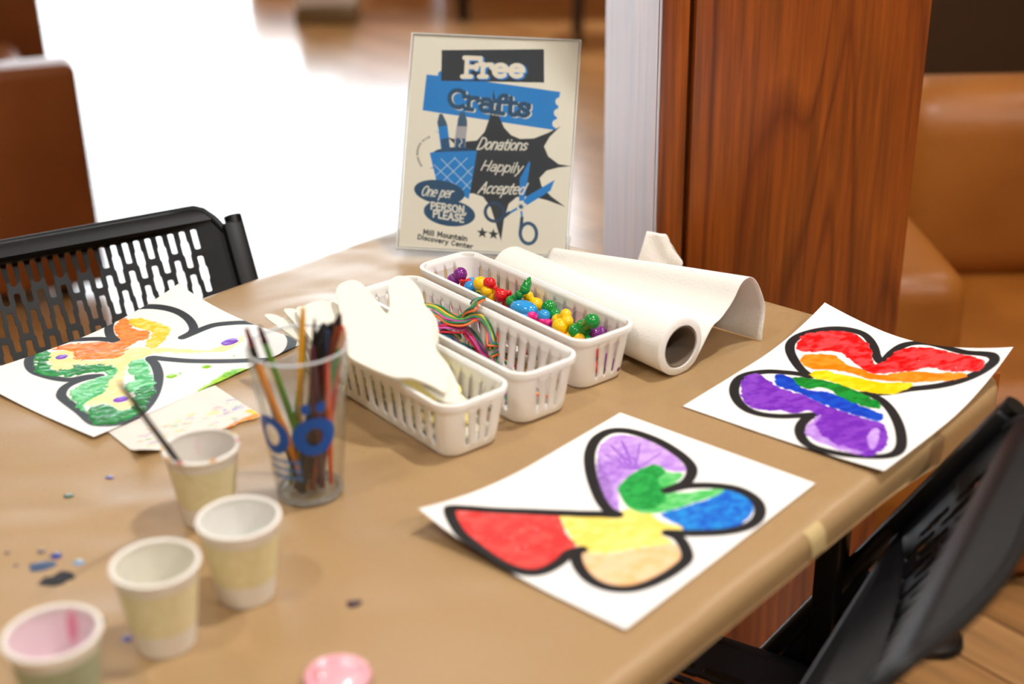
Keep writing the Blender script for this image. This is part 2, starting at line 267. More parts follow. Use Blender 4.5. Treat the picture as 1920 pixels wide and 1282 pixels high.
# measured plan positions (metres, table-top plan) and drawing outlines (millimetres on each sheet)
D = {'sheets':{'a':[-0.5721,1.2652,0.8984,0.0077,0.0212,0.002,0.0039],'b':[-0.081,0.9569,0.8418,0.0225,0.0008,0.0011,0.002],'c':[0.1682,1.1766,0.8445,0.0008,0.022,0.0284,0.0058]},'paint_b':{'outline':[[125.7,113.3],[126.6,103.0],[135.4,87.7],[152.7,66.8],[172.3,46.9],[194.8,28.6],[218.5,16.6],[237.5,15.2],[249.2,22.3],[255.0,37.8],[254.7,64.0],[247.1,92.0],[236.6,112.0],[224.0,122.1],[207.6,127.1],[194.7,124.9],[185.0,122.2],[195.3,126.8],[206.6,134.4],[220.0,151.2],[226.9,169.8],[222.7,188.4],[210.8,201.7],[193.4,208.8],[175.8,206.7],[159.9,197.3],[146.7,184.1],[136.1,171.4],[129.3,162.6],[129.6,172.6],[121.0,185.8],[108.6,196.5],[93.2,198.9],[73.8,197.6],[55.9,193.4],[42.8,185.9],[34.6,172.6],[34.2,156.4],[41.1,140.4],[51.1,127.8],[59.1,122.3],[64.0,123.7],[53.5,119.4],[36.3,121.8],[19.3,119.8],[9.1,112.2],[3.9,98.0],[2.7,80.1],[4.4,59.2],[6.2,42.7],[13.3,26.4],[21.2,15.8],[27.9,12.5],[38.8,19.6],[55.7,34.8],[76.8,54.0],[96.1,75.0],[108.0,89.9],[116.3,100.2]],'red':[[24.4,16.6],[53.7,36.6],[75.7,57.5],[93.3,77.3],[84.9,85.7],[72.0,102.0],[66.6,115.8],[40.4,120.8],[20.7,118.6],[10.1,109.1],[3.7,88.7],[5.1,63.4],[8.3,40.7]],'yellow':[[93.3,77.3],[109.2,96.2],[126.5,111.5],[138.4,114.4],[144.7,133.3],[140.3,150.3],[145.5,164.8],[139.0,170.5],[124.7,161.4],[119.7,173.9],[100.3,161.0],[71.6,141.9],[62.5,126.0],[66.6,115.8],[77.3,97.7]],'peach':[[61.2,127.1],[71.1,142.3],[99.8,161.4],[120.3,174.6],[105.4,192.6],[82.9,195.4],[56.6,192.9],[41.8,182.3],[35.7,163.0],[41.1,145.3],[51.2,132.8]],'green':[[160.4,88.2],[181.0,82.6],[201.5,82.3],[217.1,88.3],[213.6,103.2],[219.2,116.3],[202.3,120.7],[182.2,120.6],[191.8,135.2],[221.7,159.4],[205.6,160.7],[184.0,152.2],[157.3,142.9],[142.3,130.4],[141.3,112.2]],'darkgreen':[[160.4,88.2],[181.0,82.6],[201.5,82.3],[217.1,88.3],[210.6,102.8],[195.5,106.3],[180.3,124.3],[166.8,131.5],[146.7,127.2],[144.3,110.0]],'purple':[[131.1,105.6],[145.6,82.3],[173.4,54.5],[203.4,32.3],[224.5,23.9],[241.3,26.9],[249.4,47.2],[247.5,79.2],[235.9,104.7],[223.7,115.5],[215.2,102.0],[217.1,88.3],[201.5,82.3],[181.0,82.6],[160.4,88.2],[134.1,109.3]],'darkpurple':[[129.9,104.1],[147.4,78.5],[166.7,59.0],[196.5,37.2],[193.3,53.1],[220.5,53.0],[215.5,66.9],[175.9,76.4],[150.6,88.3],[134.1,109.3]],'blue':[[151.3,141.3],[171.8,149.0],[205.6,160.7],[223.0,160.9],[228.4,173.5],[216.3,191.2],[200.1,200.2],[176.4,202.0],[158.1,191.9],[142.6,175.9],[145.5,164.8],[145.6,151.2]]},'paint_c':{'outline':[[214.1,106.1],[221.9,95.3],[237.8,84.1],[250.8,71.7],[256.6,59.6],[252.6,45.9],[241.5,31.5],[225.7,17.6],[209.1,8.8],[192.8,8.8],[177.2,16.8],[161.7,31.0],[147.4,47.6],[138.1,63.0],[137.0,53.2],[130.9,39.2],[120.7,23.1],[103.1,11.4],[85.5,10.2],[64.4,18.5],[46.2,32.9],[34.3,50.6],[32.9,67.9],[40.2,84.4],[52.2,98.0],[65.0,110.1],[54.1,108.1],[38.0,110.7],[22.9,118.0],[9.5,130.6],[4.2,145.3],[6.0,163.4],[11.0,179.6],[20.8,196.7],[32.4,205.7],[45.9,207.3],[64.9,201.1],[92.4,185.4],[117.5,165.6],[133.1,147.4],[138.9,132.3],[136.7,124.3],[152.4,141.7],[172.5,155.8],[191.7,176.4],[208.3,190.1],[225.3,199.8],[241.4,205.9],[254.5,207.7],[262.1,201.4],[264.8,189.6],[266.5,171.3],[276.7,146.8],[281.3,128.1],[276.0,113.7],[262.0,105.5],[238.9,104.2]],'red':[[184.9,20.8],[211.8,11.8],[233.1,27.1],[249.8,52.0],[242.2,74.1],[227.3,87.5],[205.4,100.0],[215.9,107.3],[247.0,106.5],[265.8,118.6],[269.8,139.7],[260.5,170.0],[252.4,197.0],[236.7,202.3],[228.0,192.7],[222.5,171.7],[223.6,151.1],[210.2,141.4],[195.7,123.9],[185.0,108.5],[190.8,88.4],[203.9,66.0],[199.8,48.3],[187.0,37.7]],'orange':[[168.8,33.6],[181.2,36.6],[196.0,59.3],[187.1,77.4],[186.9,96.9],[186.6,118.1],[208.6,138.1],[215.8,164.9],[225.2,190.1],[214.4,191.2],[200.2,172.3],[188.7,153.9],[178.2,132.7],[170.7,111.7],[170.1,86.6],[162.6,67.0],[153.1,54.9],[162.1,38.6]],'yellow':[[145.4,59.3],[160.7,68.0],[161.0,78.7],[165.2,97.8],[170.9,126.1],[187.8,152.4],[172.3,153.9],[151.7,146.1],[143.9,129.7],[137.9,112.3],[141.4,89.4],[137.3,70.4]],'green':[[123.6,50.1],[137.3,70.4],[141.4,89.4],[139.8,111.3],[136.1,123.5],[127.8,146.1],[115.9,154.2],[111.1,138.7],[113.2,115.2],[125.2,89.9],[109.1,73.6]],'blue':[[114.1,34.8],[124.1,36.6],[122.9,52.7],[109.1,73.6],[116.4,92.7],[116.9,113.2],[110.0,137.2],[107.8,160.2],[90.9,164.9],[88.0,148.8],[88.9,124.3],[90.8,100.7],[97.4,76.0],[96.8,55.0],[103.3,42.4]],'purple':[[73.7,19.8],[101.6,12.4],[108.9,21.3],[100.9,39.5],[95.4,60.1],[96.1,81.0],[90.6,107.0],[88.7,130.4],[87.7,154.8],[89.5,169.5],[74.7,182.7],[48.5,193.9],[27.1,195.4],[16.3,188.0],[15.3,158.4],[19.7,132.7],[29.5,120.2],[59.9,114.0],[70.7,101.8],[54.5,94.6],[53.6,80.6],[44.4,69.4],[42.1,47.4]],'palepurple':[[29.5,120.2],[59.9,114.0],[66.8,116.2],[38.9,125.8],[23.4,150.1],[21.5,166.5],[21.5,185.3],[15.4,177.3],[14.7,158.7],[19.0,133.1]],'swirl':[[35.1,183.9],[55.2,171.6],[72.9,168.3],[72.7,174.2],[50.6,184.4],[33.7,188.3]]},'paint_a':{'outline':[[156.6,39.3],[161.4,23.6],[174.4,3.7],[192.6,-11.1],[210.9,-13.3],[224.9,-1.4],[235.1,17.8],[241.3,41.3],[239.5,63.8],[230.6,84.3],[221.6,92.5],[211.7,94.3],[206.5,94.5],[219.3,95.3],[233.4,95.9],[248.2,98.4],[262.1,107.1],[276.4,120.5],[287.1,140.2],[288.2,170.3],[276.8,196.6],[253.3,216.9],[228.7,220.5],[207.2,198.4],[187.6,174.1],[170.0,147.6],[159.0,124.8],[150.6,108.2],[143.2,126.3],[129.2,149.7],[110.4,171.6],[90.3,190.2],[68.1,205.0],[48.8,211.8],[34.0,211.0],[22.6,201.2],[18.8,187.7],[26.1,158.5],[31.3,131.7],[35.0,114.6],[40.3,105.2],[50.6,96.5],[63.4,93.3],[78.2,95.2],[89.8,101.7],[80.3,92.2],[66.7,86.2],[59.7,76.0],[54.5,57.9],[52.8,39.6],[57.9,22.8],[69.2,5.7],[86.6,-8.4],[105.3,-14.4],[121.5,-8.0],[135.9,4.0],[149.1,20.4]],'orange':[[180.7,7.4],[197.6,-1.4],[197.6,9.3],[189.6,22.3],[188.5,39.4],[193.9,53.2],[184.0,63.1],[170.5,62.4],[151.2,67.1],[132.2,79.5],[123.3,73.7],[110.8,60.1],[100.2,46.4],[111.0,25.8],[105.5,12.4],[98.6,3.6],[114.9,1.5],[130.3,11.8],[144.9,28.8],[152.2,42.6],[162.9,38.8],[169.2,22.5]],'yellow':[[196.5,10.7],[206.0,17.2],[210.9,37.1],[213.1,62.6],[201.6,75.4],[183.5,86.5],[168.2,90.7],[167.3,76.7],[185.9,65.8],[193.9,53.2],[189.6,38.0],[190.1,23.0]],'paleyellow':[[91.9,8.1],[112.4,21.2],[100.2,46.4],[122.2,75.2],[148.8,70.2],[164.9,79.8],[175.1,97.0],[189.7,123.6],[202.5,144.7],[252.3,147.5],[219.0,161.4],[192.8,144.2],[164.7,105.2],[148.1,101.5],[129.4,100.9],[93.3,136.3],[77.9,173.5],[68.2,188.6],[52.0,189.1],[53.7,163.2],[41.0,156.8],[39.9,143.8],[61.9,139.9],[83.5,122.7],[106.5,106.4],[104.0,84.8],[78.3,69.6],[68.6,57.9],[75.8,31.8]],'green':[[68.6,17.3],[80.7,0.6],[94.5,1.6],[85.9,19.6],[77.1,27.3],[69.8,53.6],[80.8,61.1],[87.1,57.2],[98.0,65.0],[108.5,78.6],[113.7,91.7],[110.1,99.1],[99.2,96.4],[85.7,84.7],[70.9,80.3],[62.3,67.1],[52.5,58.3],[56.0,37.6]],'greenb':[[30.3,164.5],[41.0,156.8],[52.0,160.8],[53.9,174.8],[52.9,190.2],[67.3,187.4],[78.8,174.7],[93.5,160.1],[104.2,163.0],[105.1,176.0],[88.5,187.9],[66.0,207.7],[47.1,209.6],[30.4,208.9],[18.2,197.9],[20.8,184.9]],'palegreen':[[41.3,117.4],[51.2,108.2],[68.9,103.1],[88.5,105.9],[96.6,104.9],[103.6,90.3],[113.3,97.3],[108.3,108.9],[89.6,119.2],[74.9,134.4],[61.9,139.9],[43.7,143.4],[35.9,149.5],[29.1,168.6],[30.1,152.8]],'palegreenb':[[128.5,99.6],[144.5,106.1],[133.0,130.7],[116.7,156.5],[102.5,172.3],[90.1,167.0],[84.2,153.2],[95.1,138.8],[108.1,138.7],[114.7,117.7]],'dots':[[94.3,28.6],[231.1,146.3],[67.9,166.7]],'lime':[[127.7,215.2],[147.2,210.1],[165.9,206.5],[181.7,204.3],[193.8,218.1],[185.8,228.2],[169.3,223.1],[158.7,217.2],[138.1,220.9]],'limedots':[[135.2,164.1],[172.2,175.8],[144.4,165.8],[208.1,178.7]]},'sign':[-0.1466,1.6469,-0.2291,0.4138],'poster':{'blackrect':[[39.0,264.0],[175.8,271.1],[179.0,226.9],[41.1,223.0]],'blackbites':[[39.6,254.8],[40.3,243.1],[40.6,231.4]],'bluebar':[[20.9,230.4],[48.7,228.6],[107.1,224.0],[201.1,215.3],[198.3,164.3],[19.0,182.3]],'bluebites':[[201.4,202.5],[200.3,187.4],[199.2,173.0]],'free':[[70.6,230.0],[153.6,233.7],[70.4,255.2],[151.8,256.0]],'crafts':[[51.3,189.1],[163.2,180.1],[50.7,212.7],[163.3,205.2]],'burst':[[112.1,215.2],[117.1,194.1],[122.1,179.2],[129.7,164.4],[139.7,154.8],[151.9,150.4],[170.3,152.1],[188.4,160.0],[205.1,170.0],[191.5,155.5],[184.6,142.1],[191.0,129.3],[205.4,119.6],[222.6,117.9],[205.8,115.2],[190.0,110.3],[181.4,99.9],[185.0,89.5],[198.2,76.8],[218.0,63.8],[193.3,71.3],[171.3,75.6],[152.7,73.4],[142.8,63.8],[137.8,42.4],[136.0,14.5],[127.6,36.8],[119.5,57.5],[108.0,71.4],[94.7,75.2],[76.8,73.9],[59.1,70.5],[65.4,91.4],[56.8,106.3],[34.1,105.8],[56.4,111.4],[72.8,132.7],[56.6,146.9],[37.2,155.6],[59.1,147.0],[79.7,143.3],[94.9,145.5],[104.3,157.6],[109.4,175.8],[111.8,196.2]],'donations':[[94.4,134.0],[161.5,136.0],[96.4,149.4],[161.2,149.7]],'happily':[[101.5,106.6],[157.1,104.9],[102.4,119.6],[156.5,119.0]],'accepted':[[100.4,76.0],[161.7,77.3],[102.7,90.7],[164.0,92.1]],'m1body':[[41.3,161.4],[53.7,164.3],[61.0,126.4],[48.7,125.6]],'m1cap':[[41.4,160.9],[39.7,167.1],[41.8,178.5],[46.0,178.8],[52.2,168.0],[53.7,163.8]],'m1lab':[[46.2,144.9],[56.5,147.6],[60.4,127.3],[49.2,125.7]],'m1sq':[[50.2,145.2],[53.9,141.6],[51.2,136.4],[55.1,131.6],[54.1,127.0]],'m2body':[[66.3,163.9],[80.3,163.6],[79.5,127.5],[63.5,126.5]],'m2cap':[[66.9,163.2],[67.1,171.5],[69.9,182.3],[75.7,182.2],[79.7,171.6],[80.3,163.6]],'m2lab':[[66.7,147.5],[79.4,147.1],[78.2,127.9],[66.0,127.2]],'m2sq':[[72.8,146.6],[75.1,142.5],[71.4,137.7],[74.8,132.8],[72.0,128.0]],'bin':[[32.9,124.7],[95.4,131.0],[94.1,113.4],[89.3,67.2],[66.2,78.6],[43.9,89.8],[36.0,115.3]],'binin':[[34.6,125.8],[47.9,125.6],[73.1,127.1],[93.9,130.9],[82.7,135.8],[59.9,134.9],[42.6,130.8]],'binrim':[[32.8,126.5],[95.3,132.0],[94.9,124.3],[34.8,119.3]],'lat':[[38.9,117.5],[86.3,74.3],[38.9,117.5],[38.9,117.5]],'lata':[[48.3,119.0],[90.4,81.0]],'latb':[[65.9,121.6],[91.0,99.1]],'latc':[[39.8,110.4],[76.4,79.0]],'latd':[[83.7,121.8],[46.9,82.8]],'late':[[67.2,120.9],[42.3,95.3]],'latf':[[92.2,110.8],[68.4,83.8]],'latg':[[91.4,92.7],[79.1,77.9]],'el1':[[49.2,74.7],[83.3,72.9],[47.7,90.5]],'el2':[[64.7,47.5],[99.4,45.7],[64.1,64.8]],'oneper':[[24.4,68.9],[66.4,67.7],[25.6,81.7],[67.6,81.2]],'person':[[39.0,51.6],[88.4,47.9],[39.0,60.6],[88.2,57.0]],'please':[[42.7,41.5],[85.5,36.3],[42.6,50.5],[85.9,45.7]],'blade1':[[166.2,121.4],[167.9,119.6],[163.2,69.4],[156.3,68.3],[155.5,98.5]],'blade2':[[201.8,98.8],[197.1,84.2],[167.4,63.5],[161.7,67.8],[166.0,74.8]],'arm1':[[155.4,59.0],[141.2,49.7]],'arm2':[[159.9,57.1],[161.9,44.7]],'ring1':[[124.6,52.0],[136.8,52.4],[123.7,64.0]],'ring2':[[171.5,26.3],[182.3,26.7],[170.4,39.7]],'neck1':[[143.7,51.9],[137.5,46.4]],'neck2':[[161.6,46.0],[161.0,30.0]],'pivot':[[159.3,61.0],[165.2,60.8],[158.8,66.8]],'star1':[[110.4,23.8],[118.1,23.5],[109.9,31.4]],'star2':[[125.3,22.7],[132.7,22.4],[124.7,30.3]],'mill':[[31.5,17.8],[91.7,11.8],[31.6,24.2],[91.7,18.1]],'disc':[[24.4,11.3],[99.9,2.0],[24.8,17.0],[100.3,7.9]],'arctext':[[30.8,147.2],[23.1,142.2],[18.1,135.4],[16.1,128.0],[16.8,120.5],[19.5,113.1],[23.6,107.0]]},'cups':[[-0.2635,0.9871],[-0.2112,0.8721],[-0.2605,0.8122],[-0.31,0.7313]],'toys':[['purple',[[-0.0579,1.4255,0.79,0.007],[-0.0657,1.4279,0.782,0.0067]]],['red',[[-0.054,1.4256,0.778,0.004],[-0.0487,1.4231,0.782,0.003],[-0.0562,1.4116,0.787,0.0019]]],['blue',[[-0.0456,1.4381,0.776,0.004]]],['blue',[[-0.0467,1.4094,0.78,0.0063]]],['yellow',[[-0.0345,1.3952,0.79,0.007],[-0.0269,1.3896,0.783,0.0061],[-0.0222,1.3916,0.776,0.007]]],['red',[[-0.0232,1.3903,0.792,0.0057],[-0.0174,1.386,0.788,0.0027],[-0.0115,1.3782,0.782,0.0067],[-0.0031,1.3784,0.784,0.0035]]],['green',[[0.0153,1.355,0.798,0.0049],[0.0093,1.3551,0.792,0.0043],[0.0055,1.3591,0.786,0.0051],[0.0002,1.3593,0.782,0.0057]]],['yellow',[[0.019,1.3667,0.785,0.0051],[0.0271,1.3586,0.778,0.007]]],['blue',[[0.007,1.3477,0.78,0.0062],[0.0137,1.339,0.782,0.0078],[0.0218,1.3371,0.78,0.0062]]],['pink',[[0.0149,1.3344,0.778,0.0046],[0.0216,1.3289,0.778,0.0054],[0.0283,1.3253,0.776,0.0038]]],['pink',[[0.0335,1.3175,0.776,0.0038],[0.0393,1.3122,0.776,0.0038]]],['blue',[[0.0352,1.3218,0.78,0.0062]]],['green',[[0.041,1.3333,0.785,0.0073],[0.0472,1.324,0.78,0.0063]]],['yellow',[[0.0513,1.2923,0.78,0.0078],[0.0485,1.3062,0.782,0.0051],[0.0576,1.3006,0.79,0.0054],[0.0586,1.2937,0.785,0.0061]]],['green',[[0.0835,1.2699,0.795,0.0073],[0.0752,1.2832,0.782,0.0081],[0.068,1.2829,0.778,0.0078]]],['purple',[[0.0876,1.2816,0.776,0.0057],[0.0944,1.2845,0.776,0.0054]]],['yellow',[[0.0627,1.2824,0.774,0.0049],[0.0708,1.2746,0.774,0.0049]]],['green',[[0.0795,1.2764,0.772,0.0038]]]],'skeins':[[[-0.0939,1.3238,0.795],[-0.0799,1.3137,0.796],[-0.0666,1.3067,0.79],[-0.053,1.2959,0.79],[-0.041,1.2974,0.792],[-0.0304,1.2935,0.792],[-0.0226,1.286,0.785],[-0.0191,1.276,0.775],[-0.0185,1.276,0.762],[-0.0148,1.2734,0.753],[-0.0076,1.2682,0.748],[0.0008,1.2613,0.746]],[[-0.0558,1.3028,0.79],[-0.049,1.3008,0.795],[-0.042,1.2961,0.804],[-0.0366,1.2985,0.81],[-0.0273,1.298,0.814]],[[-0.0812,1.2991,0.782],[-0.0693,1.3002,0.782],[-0.0574,1.3009,0.78],[-0.0483,1.303,0.776],[-0.039,1.2926,0.768],[-0.0312,1.2854,0.758],[-0.0221,1.2818,0.75],[-0.0129,1.2758,0.746]],[[-0.0775,1.299,0.774],[-0.0695,1.297,0.774],[-0.0616,1.2958,0.77],[-0.0564,1.2927,0.764],[-0.0448,1.2969,0.756],[-0.0342,1.2903,0.75],[-0.0262,1.2859,0.746]]],'foam':[[[-0.1721,1.2265,0.8353],[-0.177,1.2489,0.8398],[-0.1747,1.2634,0.8427],[-0.1645,1.2713,0.8443],[-0.155,1.2677,0.8435],[-0.1457,1.2543,0.8409],[-0.1351,1.2331,0.8366],[-0.1257,1.214,0.8328],[-0.1217,1.2123,0.8325],[-0.1215,1.231,0.8362],[-0.1241,1.2568,0.8414],[-0.1223,1.2715,0.8443],[-0.1144,1.2779,0.8456],[-0.104,1.2725,0.8445],[-0.0941,1.2557,0.8411],[-0.0888,1.2394,0.8379],[-0.0853,1.2204,0.8341],[-0.0793,1.2048,0.831],[-0.0749,1.1806,0.8261],[-0.0751,1.163,0.8226],[-0.0719,1.1457,0.8191],[-0.0628,1.1231,0.8146],[-0.0598,1.1067,0.8113],[-0.0616,1.0843,0.8069],[-0.075,1.0952,0.809],[-0.0936,1.1065,0.8113],[-0.1103,1.1083,0.8117],[-0.1364,1.1255,0.8151],[-0.1547,1.1428,0.8186],[-0.1593,1.1658,0.8232],[-0.1656,1.1955,0.8291]],[[-0.0923,1.2442,0.8262],[-0.0849,1.2406,0.8256],[-0.077,1.2239,0.8228],[-0.0727,1.2044,0.8195],[-0.0714,1.1824,0.8157],[-0.0731,1.1672,0.8131],[-0.0602,1.1371,0.808],[-0.052,1.111,0.8036],[-0.0488,1.0943,0.8007],[-0.0494,1.0807,0.7984],[-0.0619,1.0824,0.7987],[-0.0755,1.0979,0.8013],[-0.0898,1.1208,0.8052],[-0.1014,1.1804,0.8154]],[[-0.2169,1.2397,0.825],[-0.2096,1.2507,0.8261],[-0.2008,1.2584,0.8268],[-0.1928,1.2603,0.827],[-0.1844,1.2577,0.8268],[-0.176,1.2505,0.826],[-0.1643,1.2199,0.823],[-0.1539,1.1668,0.8177],[-0.1729,1.1524,0.8162],[-0.1938,1.1786,0.8189]],[[-0.2315,1.2518,0.8202],[-0.2277,1.2562,0.8206],[-0.2187,1.2536,0.8204],[-0.1989,1.2382,0.8188],[-0.1668,1.1885,0.8138],[-0.1716,1.16,0.811],[-0.1983,1.1897,0.814],[-0.2178,1.2268,0.8177]],[[-0.2518,1.2528,0.8143],[-0.2475,1.2571,0.8147],[-0.2393,1.2534,0.8143],[-0.2319,1.2475,0.8138],[-0.2164,1.2447,0.8135],[-0.1778,1.1894,0.8079],[-0.1865,1.1743,0.8064],[-0.2107,1.2011,0.8091],[-0.2363,1.2322,0.8122]]],'brushes':[[[-0.2227,1.0252,0.9],[-0.1927,1.0328,0.746]],[[-0.2175,1.0101,0.89],[-0.1842,1.0231,0.746]],[[-0.2102,1.0176,0.905],[-0.1783,1.0323,0.746]],[[-0.1738,1.0261,0.918],[-0.1952,1.0376,0.746]],[[-0.1647,1.0252,0.908],[-0.1849,1.0278,0.746]],[[-0.1752,1.0322,0.89],[-0.1998,1.0331,0.746]],[[-0.1583,1.0333,0.9],[-0.1879,1.0187,0.746]],[[-0.1519,1.033,0.9],[-0.185,1.0468,0.746]],[[-0.155,1.0288,0.895],[-0.1735,1.0321,0.746]],[[-0.1437,1.0298,0.91],[-0.1937,1.0235,0.746]],[[-0.1466,1.026,0.9],[-0.1795,1.023,0.746]],[[-0.1417,1.0257,0.9],[-0.1741,1.0368,0.746]],[[-0.1389,1.019,0.898],[-0.1879,1.0326,0.746]],[[-0.1433,0.9924,0.882],[-0.1635,1.0317,0.746]],[[-0.1615,1.0228,0.888],[-0.1795,1.0418,0.746]],[[-0.1669,1.0122,0.888],[-0.1708,1.0254,0.746]]],'cupbrush':[[-0.2724,1.0109,0.746],[-0.2795,0.9672,0.808]],'spots':[[-0.3696,1.0595,0.0035],[-0.3976,1.0275,0.004],[-0.3787,0.9312,0.0045],[-0.3862,0.9159,0.008],[-0.3636,0.9014,0.007],[-0.3712,0.8942,0.008],[-0.1262,0.8557,0.0055],[-0.2913,0.8166,0.004],[-0.3936,0.9381,0.003],[-0.3575,0.9203,0.0045],[-0.3166,0.8392,0.003],[-0.4214,0.9367,0.002],[-0.4078,0.9181,0.002]],'napkin':[[-0.2497,1.1737],[-0.2979,1.248],[-0.4255,1.1607],[-0.3482,1.0914]],'towel_near':[(0.046,0.0403),(0.0601,0.0467),(0.0762,0.0618),(0.0881,0.0787),(0.101,0.082),(0.1136,0.0721),(0.1256,0.0509),(0.1294,0.0374),(0.1273,0.012),(0.1273,-0.0079)]}

# ------------------------------------------------------------------ materials
def wood_mat(name, c1, c2, c3, axis_scale, rough, coat=0.3, ring=9.0, pore=1.0):
    m = bpy.data.materials.new(name); m.use_nodes = True; nt = m.node_tree; b = nt.nodes['Principled BSDF']; L = nt.links
    tc = nt.nodes.new('ShaderNodeTexCoord'); mp = nt.nodes.new('ShaderNodeMapping'); mp.inputs['Scale'].default_value = axis_scale
    L.new(tc.outputs['Object'], mp.inputs['Vector'])
    n = nt.nodes.new('ShaderNodeTexNoise'); n.inputs['Scale'].default_value = 1.0; n.inputs['Detail'].default_value = 1.5; n.inputs['Distortion'].default_value = 0.4
    L.new(mp.outputs[0], n.inputs['Vector'])
    mul = nt.nodes.new('ShaderNodeMath'); mul.operation = 'MULTIPLY'; mul.inputs[1].default_value = ring; L.new(n.outputs['Fac'], mul.inputs[0])
    pp = nt.nodes.new('ShaderNodeMath'); pp.operation = 'FRACT'; L.new(mul.outputs[0], pp.inputs[0])
    cr = nt.nodes.new('ShaderNodeValToRGB'); e = cr.color_ramp.elements
    e[0].position = 0.0; e[0].color = L4(c2); e[1].position = 0.62; e[1].color = L4(c1)
    x = e.new(0.86); x.color = L4(c3); x = e.new(1.0); x.color = L4(c2)
    L.new(pp.outputs[0], cr.inputs[0])
    mp2 = nt.nodes.new('ShaderNodeMapping'); mp2.inputs['Scale'].default_value = tuple(s_ * 22 for s_ in axis_scale[:2]) + (axis_scale[2] * 7,)
    L.new(tc.outputs['Object'], mp2.inputs['Vector'])
    n2 = nt.nodes.new('ShaderNodeTexNoise'); n2.inputs['Scale'].default_value = 1.0; n2.inputs['Detail'].default_value = 3; L.new(mp2.outputs[0], n2.inputs['Vector'])
    mr = nt.nodes.new('ShaderNodeMapRange'); mr.inputs[1].default_value = 0.35; mr.inputs[2].default_value = 0.65; mr.inputs[3].default_value = 1 - 0.38 * pore; mr.inputs[4].default_value = 1.08
    L.new(n2.outputs['Fac'], mr.inputs[0])
    mx = nt.nodes.new('ShaderNodeMix'); mx.data_type = 'RGBA'; mx.blend_type = 'MULTIPLY'; mx.inputs[0].default_value = 1
    L.new(cr.outputs[0], mx.inputs[6]); L.new(mr.outputs[0], mx.inputs[7]); L.new(mx.outputs[2], b.inputs['Base Color'])
    b.inputs['Roughness'].default_value = rough; b.inputs['Coat Weight'].default_value = coat; b.inputs['Coat Roughness'].default_value = 0.28
    bp = nt.nodes.new('ShaderNodeBump'); bp.inputs['Strength'].default_value = 0.15; bp.inputs['Distance'].default_value = 0.001
    L.new(n2.outputs['Fac'], bp.inputs['Height']); L.new(bp.outputs['Normal'], b.inputs['Normal'])
    return m
M = {}
M['pillar'] = wood_mat('varnished_oak', (166, 84, 20), (150, 72, 15), (124, 54, 11), (7.0, 7.0, 0.8), 0.40, 0.55, 10.0)
M['black'] = mat('black_plastic', (17, 18, 20), 0.45, spec=0.35, bump=(900, 0.15, 0.0005))
M['black_metal'] = mat('black_metal', (9, 9, 10), 0.36, spec=0.4)
M['leather'] = mat('tan_leather', (166, 102, 38), 0.42, noise=(3.5, (134, 76, 20), 0.8), bump=(60, 0.2, 0.002))
M['leather_dark'] = mat('brown_leather', (138, 76, 26), 0.45, noise=(3.0, (118, 60, 18), 0.7), bump=(60, 0.2, 0.002))
M['cushion'] = mat('tan_cushion_leather', (160, 104, 50), 0.5, noise=(5, (120, 72, 30), 0.7))
M['white_plastic'] = mat('white_plastic', (248, 246, 241), 0.35, sub=0.25, spec=0.45)
M['foam'] = mat('cream_foam', (236, 232, 219), 0.75, bump=(900, 0.12, 0.0004), sub=0.1)
M['towel'] = mat('paper_towel', (240, 238, 232), 0.85, bump=(420, 0.5, 0.0012))
M['card'] = mat('grey_cardboard', (128, 112, 96), 0.8)
M['clear'] = clear_plastic('clear_plastic')
M['acrylic'] = clear_plastic('clear_acrylic', (0.965, 0.975, 0.97), 0.06)
M['acrylic_edge_glint'] = mat('acrylic_edge_glint', (226, 228, 226), 0.2, spec=0.6)  # opaque whitish colour paints the bright glint of the clear edges
M['cup'] = mat('paper_cup_white', (234, 230, 223), 0.55, sub=0.15)
M['cup_in'] = mat('paper_cup_inside', (232, 227, 216), 0.4)
M['wall'] = mat('cream_wall', (214, 196, 168), 0.8)
M['dark_wall'] = mat('dark_brown_wall', (66, 44, 20), 0.6)
M['ceil'] = mat('ceiling_white', (225, 220, 210), 0.9)
M['frame'] = mat('window_frame_brown', (96, 62, 34), 0.5)
M['dark_wood'] = mat('dark_wood', (46, 24, 14), 0.45)
M['brown_wood'] = mat('brown_wood', (170, 94, 28), 0.45)
M['tape'] = mat('masking_tape', (204, 180, 128), 0.6)
M['pink'] = mat('pink_plastic', (232, 158, 172), 0.22, coat=0.6, noise=(30, (240, 190, 200), 0.8))
M['blue_print'] = mat('blue_print', (8, 84, 178), 0.35)
M['bin'] = mat('white_bin', (228, 230, 240), 0.5)
